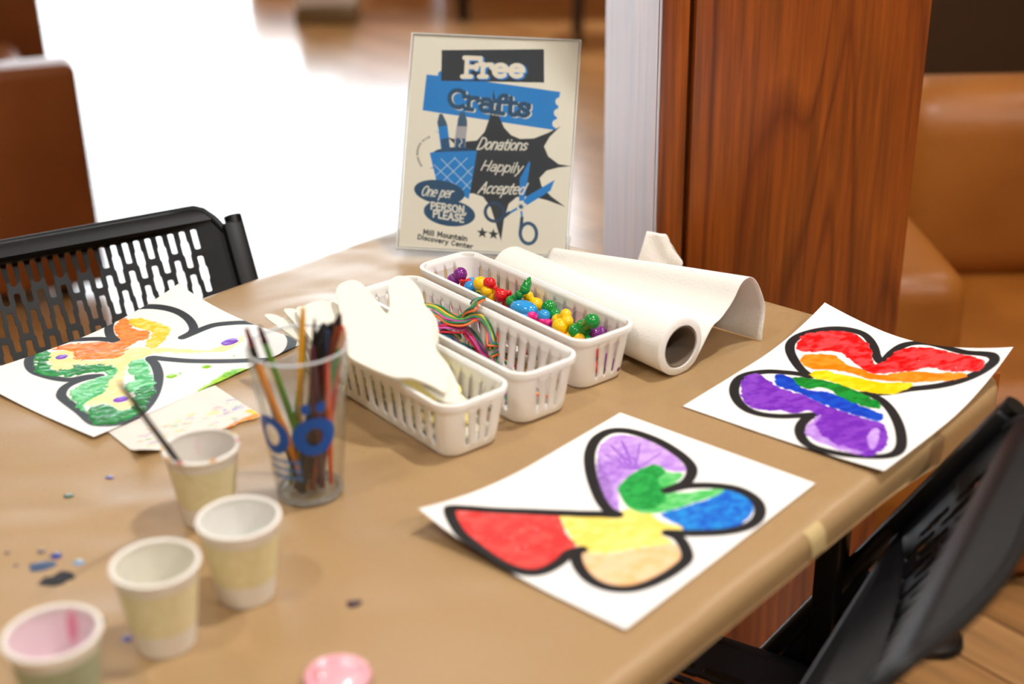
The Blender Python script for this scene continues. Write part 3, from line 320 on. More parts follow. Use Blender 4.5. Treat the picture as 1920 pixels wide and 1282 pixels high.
def floor_mat():
    m = bpy.data.materials.new('oak_floor'); m.use_nodes = True; nt = m.node_tree; b = nt.nodes['Principled BSDF']; L = nt.links
    tc = nt.nodes.new('ShaderNodeTexCoord'); mp = nt.nodes.new('ShaderNodeMapping'); mp.inputs['Rotation'].default_value = (0, 0, math.radians(52))
    L.new(tc.outputs['Object'], mp.inputs['Vector'])
    br = nt.nodes.new('ShaderNodeTexBrick'); br.inputs['Color1'].default_value = L4((196, 150, 98)); br.inputs['Color2'].default_value = L4((170, 124, 74))
    br.inputs['Mortar'].default_value = L4((96, 62, 34)); br.inputs['Scale'].default_value = 1.0; br.inputs['Mortar Size'].default_value = 0.0025
    br.inputs['Brick Width'].default_value = 1.2; br.inputs['Row Height'].default_value = 0.125; br.offset = 0.37
    L.new(mp.outputs[0], br.inputs['Vector'])
    mp2 = nt.nodes.new('ShaderNodeMapping'); mp2.inputs['Scale'].default_value = (3, 40, 1); L.new(mp.outputs[0], mp2.inputs['Vector'])
    n = nt.nodes.new('ShaderNodeTexNoise'); n.inputs['Scale'].default_value = 1; n.inputs['Detail'].default_value = 4; L.new(mp2.outputs[0], n.inputs['Vector'])
    mr = nt.nodes.new('ShaderNodeMapRange'); mr.inputs[1].default_value = 0.3; mr.inputs[2].default_value = 0.7; mr.inputs[3].default_value = 0.7; mr.inputs[4].default_value = 1.1; L.new(n.outputs['Fac'], mr.inputs[0])
    mx = nt.nodes.new('ShaderNodeMix'); mx.data_type = 'RGBA'; mx.blend_type = 'MULTIPLY'; mx.inputs[0].default_value = 1
    L.new(br.outputs['Color'], mx.inputs[6]); L.new(mr.outputs[0], mx.inputs[7]); L.new(mx.outputs[2], b.inputs['Base Color'])
    b.inputs['Roughness'].default_value = 0.28; b.inputs['Coat Weight'].default_value = 0.6; b.inputs['Coat Roughness'].default_value = 0.15
    return m
M['floor'] = floor_mat()
def kraft_mat():
    m = bpy.data.materials.new('kraft_paper'); m.use_nodes = True; nt = m.node_tree; b = nt.nodes['Principled BSDF']; L = nt.links
    tc = nt.nodes.new('ShaderNodeTexCoord')
    n = nt.nodes.new('ShaderNodeTexNoise'); n.inputs['Scale'].default_value = 260; n.inputs['Detail'].default_value = 3; L.new(tc.outputs['Object'], n.inputs['Vector'])
    mx = nt.nodes.new('ShaderNodeMix'); mx.data_type = 'RGBA'; mx.inputs[6].default_value = L4((163, 132, 92)); mx.inputs[7].default_value = L4((175, 144, 103)); L.new(n.outputs['Fac'], mx.inputs[0])
    L.new(mx.outputs[2], b.inputs['Base Color']); b.inputs['Roughness'].default_value = 0.38; b.inputs['Specular IOR Level'].default_value = 0.6
    mp = nt.nodes.new('ShaderNodeMapping'); mp.inputs['Rotation'].default_value = (0, 0, -0.83); mp.inputs['Scale'].default_value = (3.2, 5.5, 1); L.new(tc.outputs['Object'], mp.inputs['Vector'])
    n2 = nt.nodes.new('ShaderNodeTexNoise'); n2.inputs['Scale'].default_value = 1.6; n2.inputs['Detail'].default_value = 1.2; n2.inputs['Distortion'].default_value = 0.5; L.new(mp.outputs[0], n2.inputs['Vector'])
    bp = nt.nodes.new('ShaderNodeBump'); bp.inputs['Strength'].default_value = 0.75; bp.inputs['Distance'].default_value = 0.012; L.new(n2.outputs['Fac'], bp.inputs['Height'])
    L.new(bp.outputs['Normal'], b.inputs['Normal']); return m
M['kraft'] = kraft_mat()

# ------------------------------------------------------------------ the room
def struct(name, mb, m, label=None, parent=None, smooth=False):
    o = mb.build(name, m, parent, smooth=smooth); o['kind'] = 'structure'
    if label: o['label'] = label
    return o
X0, X1, Y0, Y1, HC = -8.0, 4.2, -3.0, 13.0, 6.4
b = MB(); b.box(((X0 + X1) / 2, (Y0 + Y1) / 2, -0.05), (X1 - X0, Y1 - Y0, 0.1)); struct('floor', b, M['floor'], 'light oak plank floor, blown out by daylight at upper left')
b = MB(); b.box(((X0 + X1) / 2, (Y0 + Y1) / 2, HC + 0.05), (X1 - X0, Y1 - Y0, 0.1)); struct('ceiling', b, M['ceil'])
b = MB(); b.box((X0 - 0.05, (Y0 + Y1) / 2, HC / 2), (0.1, Y1 - Y0, HC)); struct('wall_left', b, M['wall'])
b = MB(); b.box((X1 + 0.05, (Y0 + Y1) / 2, HC / 2), (0.1, Y1 - Y0, HC)); struct('wall_right', b, M['wall'])
b = MB(); b.box(((X0 + X1) / 2, Y0 - 0.05, HC / 2), (X1 - X0, 0.1, HC)); struct('wall_front', b, M['wall'])
WX0, WX1, WH = -5.6, 0.7, 4.9                # glazed doors in the back wall: the daylight
b = MB(); b.box(((X0 + WX0) / 2, Y1 + 0.05, HC / 2), (WX0 - X0, 0.1, HC)); b.box(((X1 + WX1) / 2, Y1 + 0.05, HC / 2), (X1 - WX1, 0.1, HC)); b.box(((WX0 + WX1) / 2, Y1 + 0.05, (HC + WH) / 2), (WX1 - WX0, 0.1, HC - WH))
struct('wall_back', b, M['wall'])
b = MB()
for k in range(2): b.box((WX0 + (WX1 - WX0) * k, Y1 + 0.05, WH / 2), (0.06, 0.08, WH))
b.box(((WX0 + WX1) / 2, Y1 + 0.05, WH - 0.03), (WX1 - WX0, 0.08, 0.06)); b.box(((WX0 + WX1) / 2, Y1 + 0.05, 0.04), (WX1 - WX0, 0.08, 0.08))
win = struct('window_1', b, M['frame'])
b = MB(); b.box(((WX0 + WX1) / 2, Y1 + 0.05, WH / 2), (WX1 - WX0 - 0.02, 0.006, WH - 0.02)); o = b.build('glass_pane', M['clear'], win, smooth=False)
b = MB(); b.box((2.9, 4.55, 1.3), (3.0, 0.12, 2.6)); struct('partition', b, M['dark_wall'], 'dark brown partition behind the sofa at upper right')
# pillar
pa = math.radians(6.7)
pil = empty('pillar', (0.187, 1.61, 0), pa); tag(pil, 'square oak clad pillar standing behind the table', 'pillar', kind='structure')
b = MB(); b.box((0.1655, 0.185, 3.2), (0.331, 0.34, 6.4), 0.002, 1); b.build('core_board', M['pillar'], pil, smooth=False)
b = MB(); b.box((0.0165, 0.0045, 3.2), (0.033, 0.021, 6.4), 0.0025, 2); b.build('corner_strip', M['pillar'], pil, angle=30)
b = MB(); b.box((0.186, 0.0025, 3.2), (0.294, 0.025, 6.4), 0.003, 2); b.build('face_board', M['pillar'], pil, angle=30)

# ------------------------------------------------------------------ table under kraft paper
TU = np.array([0.6756, 0.7373]); TN = np.array([0.7373, -0.6756])     # along the table, across it (towards the camera side)
A0, A1, B0, B1 = -0.56, 1.280, -1.292, -0.455
def tp(a, bb, z): q = TU * a + TN * bb; return (q[0], q[1], z)
tc_ = TU * (A0 + A1) / 2 + TN * (B0 + B1) / 2
table = empty('folding_table', (tc_[0], tc_[1], 0)); tag(table, 'long folding table with black legs under brown kraft paper', 'table')
def prism(mb, poly, z0, z1):
    n = len(poly); mb.add([(p[0], p[1], z0) for p in poly] + [(p[0], p[1], z1) for p in poly], [tuple(range(n))[::-1], tuple(range(n, 2 * n))] + [(i, (i + 1) % n, n + (i + 1) % n, n + i) for i in range(n)])
b = MB(); i_ = 0.014
prism(b, [tp(A0 + i_, B0 + i_, 0)[:2], tp(A0 + i_, B1 - i_, 0)[:2], tp(A1 - i_, B1 - i_, 0)[:2], tp(A1 - i_, B0 + i_, 0)[:2]], T - 0.032, T - 0.004)
b.build('tabletop', M['brown_wood'], table, world=True, smooth=False)
for aa, bb in ((1.06, -0.535), (1.06, -1.2), (-0.3, -0.535), (-0.3, -1.2)):
    b = MB(); q = tp(aa, bb, 0); b.box((q[0], q[1], (T - 0.034) / 2), (0.027, 0.027, T - 0.034), 0.004, 2, Matrix.Rotation(math.radians(47.5), 3, 'Z')) ; b.build('leg', M['black_metal'], table, world=True)
# paper: rounded over the table edge
cov = empty('kraft_paper_cover', (tc_[0], tc_[1], T)); tag(cov, 'wrinkled brown kraft paper covering the craft table', 'paper cover')
ca, cb_ = (A0 + A1) / 2, (B0 + B1) / 2; ha, hb = (A1 - A0) / 2, (B1 - B0) / 2; RB = 0.014; RC = 0.05
step = 0.006; OV = 0.075
na = int((2 * ha + 2 * OV) / step) + 1; nb = int((2 * hb + 2 * OV) / step) + 1
ga, gb = np.meshgrid(np.linspace(-ha - OV + RB, ha + OV - RB, na), np.linspace(-hb - OV + RB, hb + OV - RB, nb), indexing='ij')
ia, ib = ha - RB - RC, hb - RB - RC
qa = np.abs(ga) - ia; qb = np.abs(gb) - ib
ln = np.hypot(np.maximum(qa, 0), np.maximum(qb, 0)); sd = ln + np.minimum(np.maximum(qa, qb), 0) - RC
both = (qa > 0) & (qb > 0); dirA = np.where(both, np.maximum(qa, 0) / np.maximum(ln, 1e-9), np.where(qa > qb, 1.0, 0.0)); dirB = np.where(both, np.maximum(qb, 0) / np.maximum(ln, 1e-9), np.where(qa > qb, 0.0, 1.0))
s_ = np.maximum(sd, 0); th = np.minimum(s_ / RB, PI / 2); out = RB * np.sin(th); rest = np.maximum(s_ - RB * PI / 2, 0); lim = 0.014 + 0.034 * np.clip((ga - ha + 0.30) / 0.26, 0, 1) ** 1.5 * (gb > 0); rest = np.minimum(rest, lim)
drop = RB * (1 - np.cos(th)) + rest
pleat = np.sin(np.arctan2(dirB, dirA) * 14) * 0.004 * np.clip(rest / lim, 0, 1) * both
pa_ = np.sign(ga) * (np.abs(ga) - dirA * (s_ - out - pleat)); pb_ = np.sign(gb) * (np.abs(gb) - dirB * (s_ - out - pleat))
Wx = ca + pa_; Wy = cb_ + pb_
wr = (vnoise(ga * 1000 + 3000, gb * 1000 * 2.2 + 3000, 90, 11, 3) - 0.5) * 0.0016 * (sd < 0)
zz_ = -drop + np.minimum(wr, 0.0002)
P = np.stack([TU[0] * Wx + TN[0] * Wy - tc_[0], TU[1] * Wx + TN[1] * Wy - tc_[1], zz_], -1)
class _G: pass
g_ = _G(); g_.nu, g_.nv = na, nb; g_.c = np.ones((na, nb, 3)); g_.wet = np.zeros((na, nb))
sheet_ = grid_object('paper_sheet', P, g_, M['kraft'], cov, flip=True)
md = sheet_.modifiers.new('thickness', 'SOLIDIFY'); md.thickness = 0.0006; md.offset = -1
# drips of paint on the paper
spot_cols = [(70, 74, 150), (16, 90, 84), (40, 60, 140), (60, 84, 120), (26, 32, 46), (30, 34, 44), (70, 52, 58), (52, 60, 150), (80, 70, 90), (120, 150, 180), (20, 70, 60), (90, 74, 84), (100, 80, 90)]
for k, (x, y, r) in enumerate(D['spots']):
    b = MB(); n = 14; ph = random.random() * 6; el = 1.35 if k in (4, 5, 3) else 1.1
    ring = [[(x + r * q * el * (1 + 0.18 * math.sin(3 * t + ph)) * math.cos(t), y + r * q * (1 + 0.2 * math.sin(2 * t + ph)) * math.sin(t), T + 0.0003 + 0.0005 * (1 - q * q)) for q in (0.02, 0.5, 0.85, 1.0)] for t in np.linspace(0, 2 * PI, n + 1)[:-1]]
    b.grid(ring, True); b.build('paint_spot', mat('paint_drip', spot_cols[k], 0.12, spec=0.7), cov, world=True)
b = MB(); tq = tp(0.872, B1, 0); rz = Matrix.Rotation(math.radians(47.5), 3, 'Z')
prof = [(-0.0085, -0.0016), (-0.0045, -0.0040), (-0.0014, -0.0082), (0.0002, -0.0140), (0.0004, -0.0255)]
pp_ = []
for t in (-0.012, 0.012):
    pp_.append([tp(0.872 + t + 0.1 * (-z_), B1 + bb + 0.0005, T + z_ + 0.0006) for bb, z_ in prof])
b.grid(pp_); b.build('tape_strip', M['tape'], cov, world=True)['label'] = 'pale masking tape strip on the paper edge'

# ------------------------------------------------------------------ butterfly paintings
AW, AH = 279.4, 215.9
def surf_pos(key, pt):
    x, y, t, *zc = D['sheets'][key]; u = pt.X / 1000; v = pt.Y / 1000
    z = np.full(u.shape, 0.0012); 
    for (cu, cv), q in zip(((0, 0), (AW / 1000, 0), (AW / 1000, AH / 1000), (0, AH / 1000)), zc):
        z = z + max(0, q - 0.0012) * np.maximum(0, 1 - np.hypot(u - cu, v - cv) / 0.15) ** 2
    z = z + pt.h / 1000 + 0.0008
    return np.stack([u * math.cos(t) + v * math.sin(t), u * math.sin(t) - v * math.cos(t), z], -1), (x, y, T)
M['sheet'] = paint_material('painted_card', 0.62, 0.14)
RES = 0.8
def painting(key, build, label):
    pt = Paint(AW, AH, RES, (244, 243, 241)); build(pt, D['paint_' + key]); pos, loc = surf_pos(key, pt)
    o = grid_object('butterfly_painting', pos, pt, M['sheet'], None, flip=True); o.location = loc
    md = o.modifiers.new('thickness', 'SOLIDIFY'); md.thickness = 0.0004; md.offset = -1
    return tag(o, label, 'painting', 'butterfly paintings drying on the table')
INK = (28, 26, 27)
def paint_b(p, d):
    k = dict(wet=0.25, hgt=0.06, warp=0.8)
    p.blob(d['purple'], (186, 140, 226), (206, 168, 236), 1, **k); p.blob(d['darkpurple'], (150, 92, 208), (190, 146, 230), 2, op=0.75, nscale=4, **k)
    for q in range(9):
        a_ = np.array(d['purple'][3 + q % 6]); c_ = np.mean(d['purple'], 0); p.stroke(catmull([a_ * 0.8 + c_ * 0.2, a_ * 0.5 + c_ * 0.5 + (4 - q, q - 3), a_ * 0.25 + c_ * 0.75 + (q - 5, 2), c_ + (q - 6, q - 4)], 5), 1.6, (146, 86, 204))
    p.blob(d['darkgreen'], (8, 140, 56), (40, 170, 76), 7, nscale=5, **k); p.blob(d['red'], (226, 52, 52), (240, 78, 72), 3, fleck=0.12, **k); p.blob(d['peach'], (248, 190, 132), (250, 204, 160), 4, **k)
    p.blob(d['yellow'], (244, 216, 96), (250, 230, 130), 5, **k); p.blob(d['green'], (70, 190, 90), (120, 210, 130), 6, **k)
    p.blob(d['darkgreen'], (8, 140, 56), (40, 170, 76), 7, nscale=5, **k); p.blob(d['blue'], (10, 88, 200), (30, 140, 220), 8, fleck=0.06, nscale=5, **k)
    O = catmull(d['outline'], 4, True); p.stroke(O, 10.6, INK, True)
    p.blob([d['darkpurple'][i] for i in (0, 1, 2, 3)] + [d['darkpurple'][i] for i in (9, 8)], (110, 70, 150), (60, 46, 84), 21, op=0.25, **k)
    p.blob(d['yellow'][1:5] + d['yellow'][8:12], (244, 216, 96), (250, 230, 130), 9, op=0.0, **k)
def paint_c(p, d):
    k = dict(wet=1.0, hgt=0.9)
    O = catmull(d['outline'], 4, True); p.stroke(O, 10.6, INK, True)
    p.blob(d['red'], (222, 14, 18), (238, 70, 74), 31, fleck=0.05, warp=1.3, **k); p.blob(d['orange'], (246, 128, 14), (250, 150, 40), 32, warp=1.0, **k)
    p.blob(d['purple'], (114, 44, 184), (136, 66, 200), 35, fleck=0.02, warp=1.3, **k)
    p.blob(d['blue'], (4, 62, 190), (14, 80, 206), 34, warp=1.2, **k); p.blob(d['green'], (8, 120, 40), (20, 150, 54), 33, warp=1.2, **k)
    p.blob(d['yellow'], (246, 204, 4), (252, 222, 40), 36, warp=1.0, **k)
    p.blob(d['palepurple'], (190, 140, 230), (206, 170, 240), 37, op=0.8, wet=0.5, hgt=0.1); p.blob(d['swirl'], (196, 150, 236), (212, 180, 244), 38, op=0.85, wet=0.5, hgt=0.1, warp=0.5)
def paint_a(p, d):
    k = dict(wet=0.95, hgt=0.8)
    O = catmull(d['outline'], 4, True); p.stroke(O, 10.6, (38, 44, 50), True, wet=0.3)
    p.blob(d['paleyellow'], (250, 226, 150), (252, 234, 176), 41, wet=0.4, hgt=0.05); p.blob(d['yellow'], (240, 200, 20), (250, 224, 110), 42, nscale=5, **k)
    p.blob(d['orange'], (240, 116, 20), (248, 150, 62), 43, nscale=6, **k)
    p.blob(d['palegreen'], (70, 186, 108), (126, 212, 150), 44, **k); p.blob(d['palegreenb'], (64, 182, 102), (126, 212, 150), 45, **k)
    p.blob(d['green'], (0, 122, 44), (16, 152, 66), 46, warp=2.0, **k); p.blob(d['greenb'], (0, 116, 40), (16, 152, 66), 47, warp=2.0, **k)
    for (x, y), rx, ry in zip(d['dots'], (7, 11, 8), (6, 8, 7)):
        p.blob([(x + rx * math.cos(t), y + ry * math.sin(t)) for t in np.linspace(0, 2 * PI, 9)[:-1]], (112, 44, 190), (130, 70, 206), int(x), warp=0.5, **k)
    p.blob(d['lime'], (110, 186, 10), (160, 214, 50), 48, warp=1.0, grow=1.5, **k)
    for (x, y), r in zip(d['limedots'], (6, 5, 2, 1.5)):
        p.blob([(x + r * math.cos(t), y + r * math.sin(t)) for t in np.linspace(0, 2 * PI, 9)[:-1]], (124, 190, 20), (150, 210, 40), int(x) + 3, warp=0.4, **k)
painting('b', paint_b, 'butterfly sheet with red, yellow, peach, blue and lavender wings beside the front table edge')
painting('c', paint_c, 'butterfly sheet with rainbow stripes from red to violet overhanging the table corner')
painting('a', paint_a, 'half finished butterfly sheet dabbed orange and green beside the chair back')
# stained paper towel under the first painting
np_ = Paint(190, 150, 1.2, (231, 225, 217))
for k in range(60):
    x = random.uniform(20, 185); y = random.uniform(66, 145); r = random.uniform(1.2, 7)
    c = random.choice([(214, 214, 90), (40, 170, 110), (120, 120, 210), (240, 170, 180), (244, 150, 60), (170, 160, 190)])
    np_.blob([(x + r * 1.6 * math.cos(t), y + r * math.sin(t)) for t in np.linspace(0, 2 * PI, 8)[:-1]], c, (240, 230, 214), 100 + k, wet=0, hgt=0, op=0.55)
np_.blob([(150, 143), (190, 136), (190, 150), (120, 150)], (246, 140, 40), (246, 170, 60), 160, wet=0.5, hgt=0.1); np_.blob([(181, 120), (190, 120), (190, 136), (184, 138)], (246, 200, 30), (246, 210, 60), 161, wet=0.5, hgt=0.1)
n0 = np.array(D['napkin'][3]); n1 = np.array(D['napkin'][0]); nu_ = (n1 - n0) / np.linalg.norm(n1 - n0); nn_ = np.array([-nu_[1], nu_[0]])
uu = np_.X / 1000; vv = (150 - np_.Y) / 1000
zz2 = 0.0012 + 0.0012 * vnoise(np_.X, np_.Y, 40, 55, 2) * np.clip((150 - np_.Y) / 30, 0.3, 1) * np.clip(1 - vv / 0.06, 0.1, 1) + 0.010 * np.clip(1 - np.hypot(uu + 0.0, vv) / 0.05, 0, 1) ** 2
L_ = np.linalg.norm(n1 - n0); ed = (vnoise(np_.X, np_.X * 0 + 7, 16, 56) - 0.5) * 0.006
pos = np.stack([nu_[0] * uu * L_ / 0.19 + nn_[0] * (vv * 0.62 + ed * (vv < 0.004)), nu_[1] * uu * L_ / 0.19 + nn_[1] * (vv * 0.62 + ed * (vv < 0.004)), zz2 * np.clip(1, 0, 1)], -1)
pos[..., 2] = np.minimum(pos[..., 2], np.where(vv > 0.035, 0.0011, 1))
o = grid_object('paper_towel', pos, np_, paint_material('stained_towel', 0.8, 0.2)); o.location = (n0[0], n0[1], T)
md = o.modifiers.new('thickness', 'SOLIDIFY'); md.thickness = 0.0005; md.offset = -1
tag(o, 'paint-stained paper towel lying partly under the orange and green butterfly sheet', 'paper towel')

# ------------------------------------------------------------------ poster in a slanted acrylic holder
def arc(cx, cy, rx, ry, a0, a1, n=12): return [(cx + rx * math.cos(math.radians(a0 + (a1 - a0) * i / n)), cy + ry * math.sin(math.radians(a0 + (a1 - a0) * i / n))) for i in range(n + 1)]
XH = 0.68
GL = {
 'F': (0.62, [[(0.1, 0), (0.1, 1), (0.6, 1)], [(0.1, 0.52), (0.48, 0.52)]]), 'r': (0.44, [[(0.08, 0), (0.08, XH)], arc(0.3, 0.42, 0.22, 0.24, 180, 70)]),
 'e': (0.6, [[(0.05, 0.36), (0.52, 0.36)] , arc(0.29, 0.34, 0.24, 0.33, 0, 310)]), 'C': (0.7, [arc(0.38, 0.5, 0.3, 0.48, 48, 312, 16)]),
 'a': (0.58, [arc(0.27, 0.2, 0.2, 0.2, 0, 360), [(0.48, 0), (0.48, 0.42)], arc(0.28, 0.44, 0.2, 0.22, 0, 150)]), 'f': (0.4, [[(0.16, 0), (0.16, 0.72)], arc(0.34, 0.74, 0.18, 0.24, 180, 70), [(0.0, XH - 0.06), (0.36, XH - 0.06)]]),
 't': (0.4, [[(0.16, 0.9), (0.16, 0.16)], arc(0.3, 0.16, 0.14, 0.16, 180, 290), [(0.0, XH - 0.04), (0.36, XH - 0.04)]]), 's': (0.48, [catmull([(0.42, 0.56), (0.24, 0.66), (0.08, 0.52), (0.24, 0.36), (0.42, 0.2), (0.26, 0.02), (0.06, 0.1)], 4)]),
 'D': (0.74, [[(0.1, 0), (0.1, 1)], [(0.1, 1)] + arc(0.26, 0.5, 0.4, 0.5, 90, -90, 14) + [(0.1, 0)]]), 'o': (0.56, [arc(0.27, 0.33, 0.22, 0.32, 0, 360, 18)]),
 'n': (0.56, [[(0.08, 0), (0.08, XH)], arc(0.28, 0.42, 0.2, 0.24, 180, 0) + [(0.48, 0)]]), 'i': (0.22, [[(0.1, 0), (0.1, XH)], [(0.1, 0.88), (0.1, 0.92)]]),
 'H': (0.72, [[(0.1, 0), (0.1, 1)], [(0.6, 0), (0.6, 1)], [(0.1, 0.5), (0.6, 0.5)]]), 'p': (0.56, [[(0.08, -0.32), (0.08, XH)], arc(0.28, 0.33, 0.21, 0.32, 0, 360, 16)]),
 'l': (0.22, [[(0.1, 0), (0.1, 1)]]), 'y': (0.54, [[(0.06, XH), (0.27, 0.04)], [(0.48, XH), (0.27, 0.04), (0.1, -0.3)]]), 'A': (0.7, [[(0.04, 0), (0.34, 1), (0.64, 0)], [(0.16, 0.36), (0.52, 0.36)]]),
 'c': (0.5, [arc(0.28, 0.33, 0.22, 0.32, 50, 310, 14)]), 'd': (0.58, [arc(0.26, 0.33, 0.21, 0.32, 0, 360, 16), [(0.48, 0), (0.48, 1)]]), 'O': (0.76, [arc(0.36, 0.5, 0.31, 0.49, 0, 360, 22)]),
 'P': (0.62, [[(0.1, 0), (0.1, 1)], [(0.1, 1)] + arc(0.3, 0.74, 0.25, 0.26, 90, -90) + [(0.1, 0.48)]]), 'E': (0.6, [[(0.54, 0), (0.1, 0), (0.1, 1), (0.54, 1)], [(0.1, 0.5), (0.46, 0.5)]]),
 'R': (0.66, [[(0.1, 0), (0.1, 1)], [(0.1, 1)] + arc(0.3, 0.74, 0.25, 0.26, 90, -90) + [(0.1, 0.48)], [(0.3, 0.48), (0.58, 0)]]), 'S': (0.6, [catmull([(0.52, 0.84), (0.3, 0.98), (0.1, 0.78), (0.3, 0.52), (0.52, 0.26), (0.3, 0.02), (0.07, 0.16)], 4)]),
 'N': (0.72, [[(0.1, 0), (0.1, 1), (0.6, 0), (0.6, 1)]]), 'L': (0.54, [[(0.1, 1), (0.1, 0), (0.5, 0)]]), 'M': (0.86, [[(0.1, 0), (0.12, 1), (0.42, 0.3), (0.72, 1), (0.74, 0)]]),
 'u': (0.56, [[(0.08, XH), (0.08, 0.26)] + arc(0.28, 0.24, 0.2, 0.24, 180, 360), [(0.48, 0), (0.48, XH)]]), 'v': (0.52, [[(0.05, XH), (0.26, 0.02), (0.47, XH)]]), ',': (0.24, [[(0.12, 0.06), (0.06, -0.18)]]), ' ': (0.34, [])}
SERIF = {'F': [((-0.04, 0), (0.28, 0)), ((0.0, 1), (0.2, 1)), ((0.6, 1), (0.6, 0.78)), ((0.46, 0.42), (0.46, 0.62))], 'r': [((-0.04, 0), (0.22, 0)), ((-0.04, XH), (0.1, XH)), ((0.4, 0.66), (0.4, 0.5))], 'f': [((0.02, 0), (0.32, 0)), ((0.4, 0.96), (0.4, 0.84))], 'C': [((0.6, 0.9), (0.6, 0.64))], 's': [((0.42, 0.62), (0.42, 0.46)), ((0.07, 0.06), (0.07, 0.22))], 'a': [((0.48, 0.02), (0.58, 0.02))], 't': [((0.34, 0.02), (0.4, 0.12))],
 'M': [((0, 0), (0.2, 0)), ((0.64, 0), (0.86, 0)), ((0.02, 1), (0.16, 1)), ((0.7, 1), (0.84, 1))], 'l': [((0, 0), (0.2, 0)), ((0, 1), (0.1, 1))], 'i': [((0, 0), (0.2, 0)), ((0, XH), (0.1, XH))], 'n': [((0, 0), (0.18, 0)), ((0.4, 0), (0.58, 0))], 'D': [((0, 0), (0.2, 0)), ((0, 1), (0.2, 1))]}
def text(p, s_, q, wgt, col, shear=0.0, serif=False, off=(0, 0), track=0.0):
    """q = baseline left, baseline right, top left, top right (mm on the paper)"""
    bl, br_, tl, tr = [np.array(a, float) for a in q]
    W_ = sum(GL[c][0] + track for c in s_); x = 0.0; H_ = np.linalg.norm(tl - bl)
    for c in s_:
        w0, ss = GL[c]; ss = list(ss) + ([list(a) for a in SERIF.get(c, [])] if serif else [])
        for st in ss:
            pts = []
            for gx, gy in st:
                u = (x + gx + shear * gy) / W_; v = gy
                pts.append((bl * (1 - u) + br_ * u) * (1 - v) + (tl * (1 - u) + tr * u) * v + np.array(off))
            p.stroke(pts, wgt * H_, col)
        x += w0 + track
d = D['poster']
CREAM = (238, 231, 217); NAVY = (34, 46, 58); BLUE = (0, 128, 212); TEAL = (18, 74, 112)
P_ = Paint(222, 283, 0.55, CREAM)
P_.poly(d['blackrect'], NAVY)
for c in d['blackbites']: P_.ellipse(c, (c[0] + 4.6, c[1]), (c[0], c[1] + 4.6), CREAM)
P_.poly(d['bluebar'], BLUE); P_.poly(d['blackrect'], NAVY)
for c in d['blackbites']: P_.ellipse(c, (c[0] + 4.6, c[1]), (c[0], c[1] + 4.6), CREAM if c[1] > d['bluebar'][0][1] + 4 else BLUE)
P_.poly(d['burst'], NAVY)
bb_ = Paint(1, 1, 1, CREAM)
P_.poly([d['bluebar'][0], d['bluebar'][1], d['bluebar'][2], d['bluebar'][3], d['bluebar'][4], d['bluebar'][5]], BLUE); P_.poly(d['blackrect'], NAVY)
for c in d['bluebites']: P_.ellipse(c, (c[0] + 5.6, c[1]), (c[0], c[1] + 5.6), CREAM)
P_.poly(d['burst'][30:] + d['burst'][:6] if len(d['burst']) > 34 else d['burst'][:6], NAVY)
text(P_, 'Free', d['free'], 0.28, BLUE, serif=True, off=(2.2, -1.2)); text(P_, 'Free', d['free'], 0.24, (236, 226, 210), serif=True)
text(P_, 'Crafts', d['crafts'], 0.25, (226, 220, 205), serif=True, off=(1.9, -1.0)); text(P_, 'Crafts', d['crafts'], 0.25, TEAL, serif=True)
for nm, body in (('m1', BLUE), ('m2', (168, 166, 176))):
    P_.poly(d[nm + 'body'], body); P_.poly(d[nm + 'cap'], (52, 88, 118)); P_.poly(d[nm + 'lab'], (30, 80, 124)); P_.stroke(catmull(d[nm + 'sq'], 4), 1.3, (214, 212, 206))
P_.poly(d['binin'], (20, 66, 104)); P_.poly(d['m1lab'], (30, 80, 124)); P_.poly(d['bin'], BLUE); P_.poly(d['binrim'], BLUE)
for k in 'abcdefg': P_.stroke(d['lat' + k], 0.75, (206, 222, 228))
P_.ellipse(d['el1'][0], d['el1'][1], d['el1'][2], TEAL); P_.ellipse(d['el2'][0], d['el2'][1], d['el2'][2], TEAL)
P_.poly(d['blade1'], BLUE); P_.poly(d['blade2'], BLUE); P_.stroke(d['arm1'], 3.0, BLUE); P_.stroke(d['arm2'], 2.6, BLUE)
def ring(p, e, wd, col):
    c, a, b_ = [np.array(q) for q in e]; p.stroke([tuple(c + (a - c) * math.cos(t) + (b_ - c) * math.sin(t)) for t in np.linspace(0, 2 * PI, 33)[:-1]], wd, col, True)
P_.stroke(d['neck1'], 4.4, (28, 66, 100)); P_.stroke(d['neck2'], 4.6, (28, 66, 100)); ring(P_, d['ring1'], 4.4, (28, 66, 100)); ring(P_, d['ring2'], 4.6, (40, 84, 122))
P_.ellipse(d['pivot'][0], d['pivot'][1], d['pivot'][2], (226, 222, 212)); P_.ellipse(d['pivot'][0], (np.array(d['pivot'][0]) + np.array(d['pivot'][1])) / 2, (np.array(d['pivot'][0]) + np.array(d['pivot'][2])) / 2, (12, 86, 140))
for st in ('star1', 'star2'):
    c, a, b_ = [np.array(q) for q in d[st]]; P_.poly([c + (a - c) * math.sin(k * PI / 5) * (1 if k % 2 == 0 else 0.42) + (b_ - c) * math.cos(k * PI / 5) * (1 if k % 2 == 0 else 0.42) for k in range(10)], NAVY)
SCR = (226, 222, 212)
text(P_, 'Donations', d['donations'], 0.125, SCR, 0.3); text(P_, 'Happily', d['happily'], 0.125, SCR, 0.3); text(P_, 'Accepted', d['accepted'], 0.125, SCR, 0.3)
text(P_, 'One per', d['oneper'], 0.13, SCR, 0.3); text(P_, 'PERSON,', d['person'], 0.24, SCR, track=0.06); text(P_, 'PLEASE', d['please'], 0.24, SCR, track=0.06)
text(P_, 'Mill Mountain', d['mill'], 0.27, NAVY, serif=False, track=0.1); text(P_, 'Discovery Center', d['disc'], 0.27, NAVY, serif=False, track=0.1)
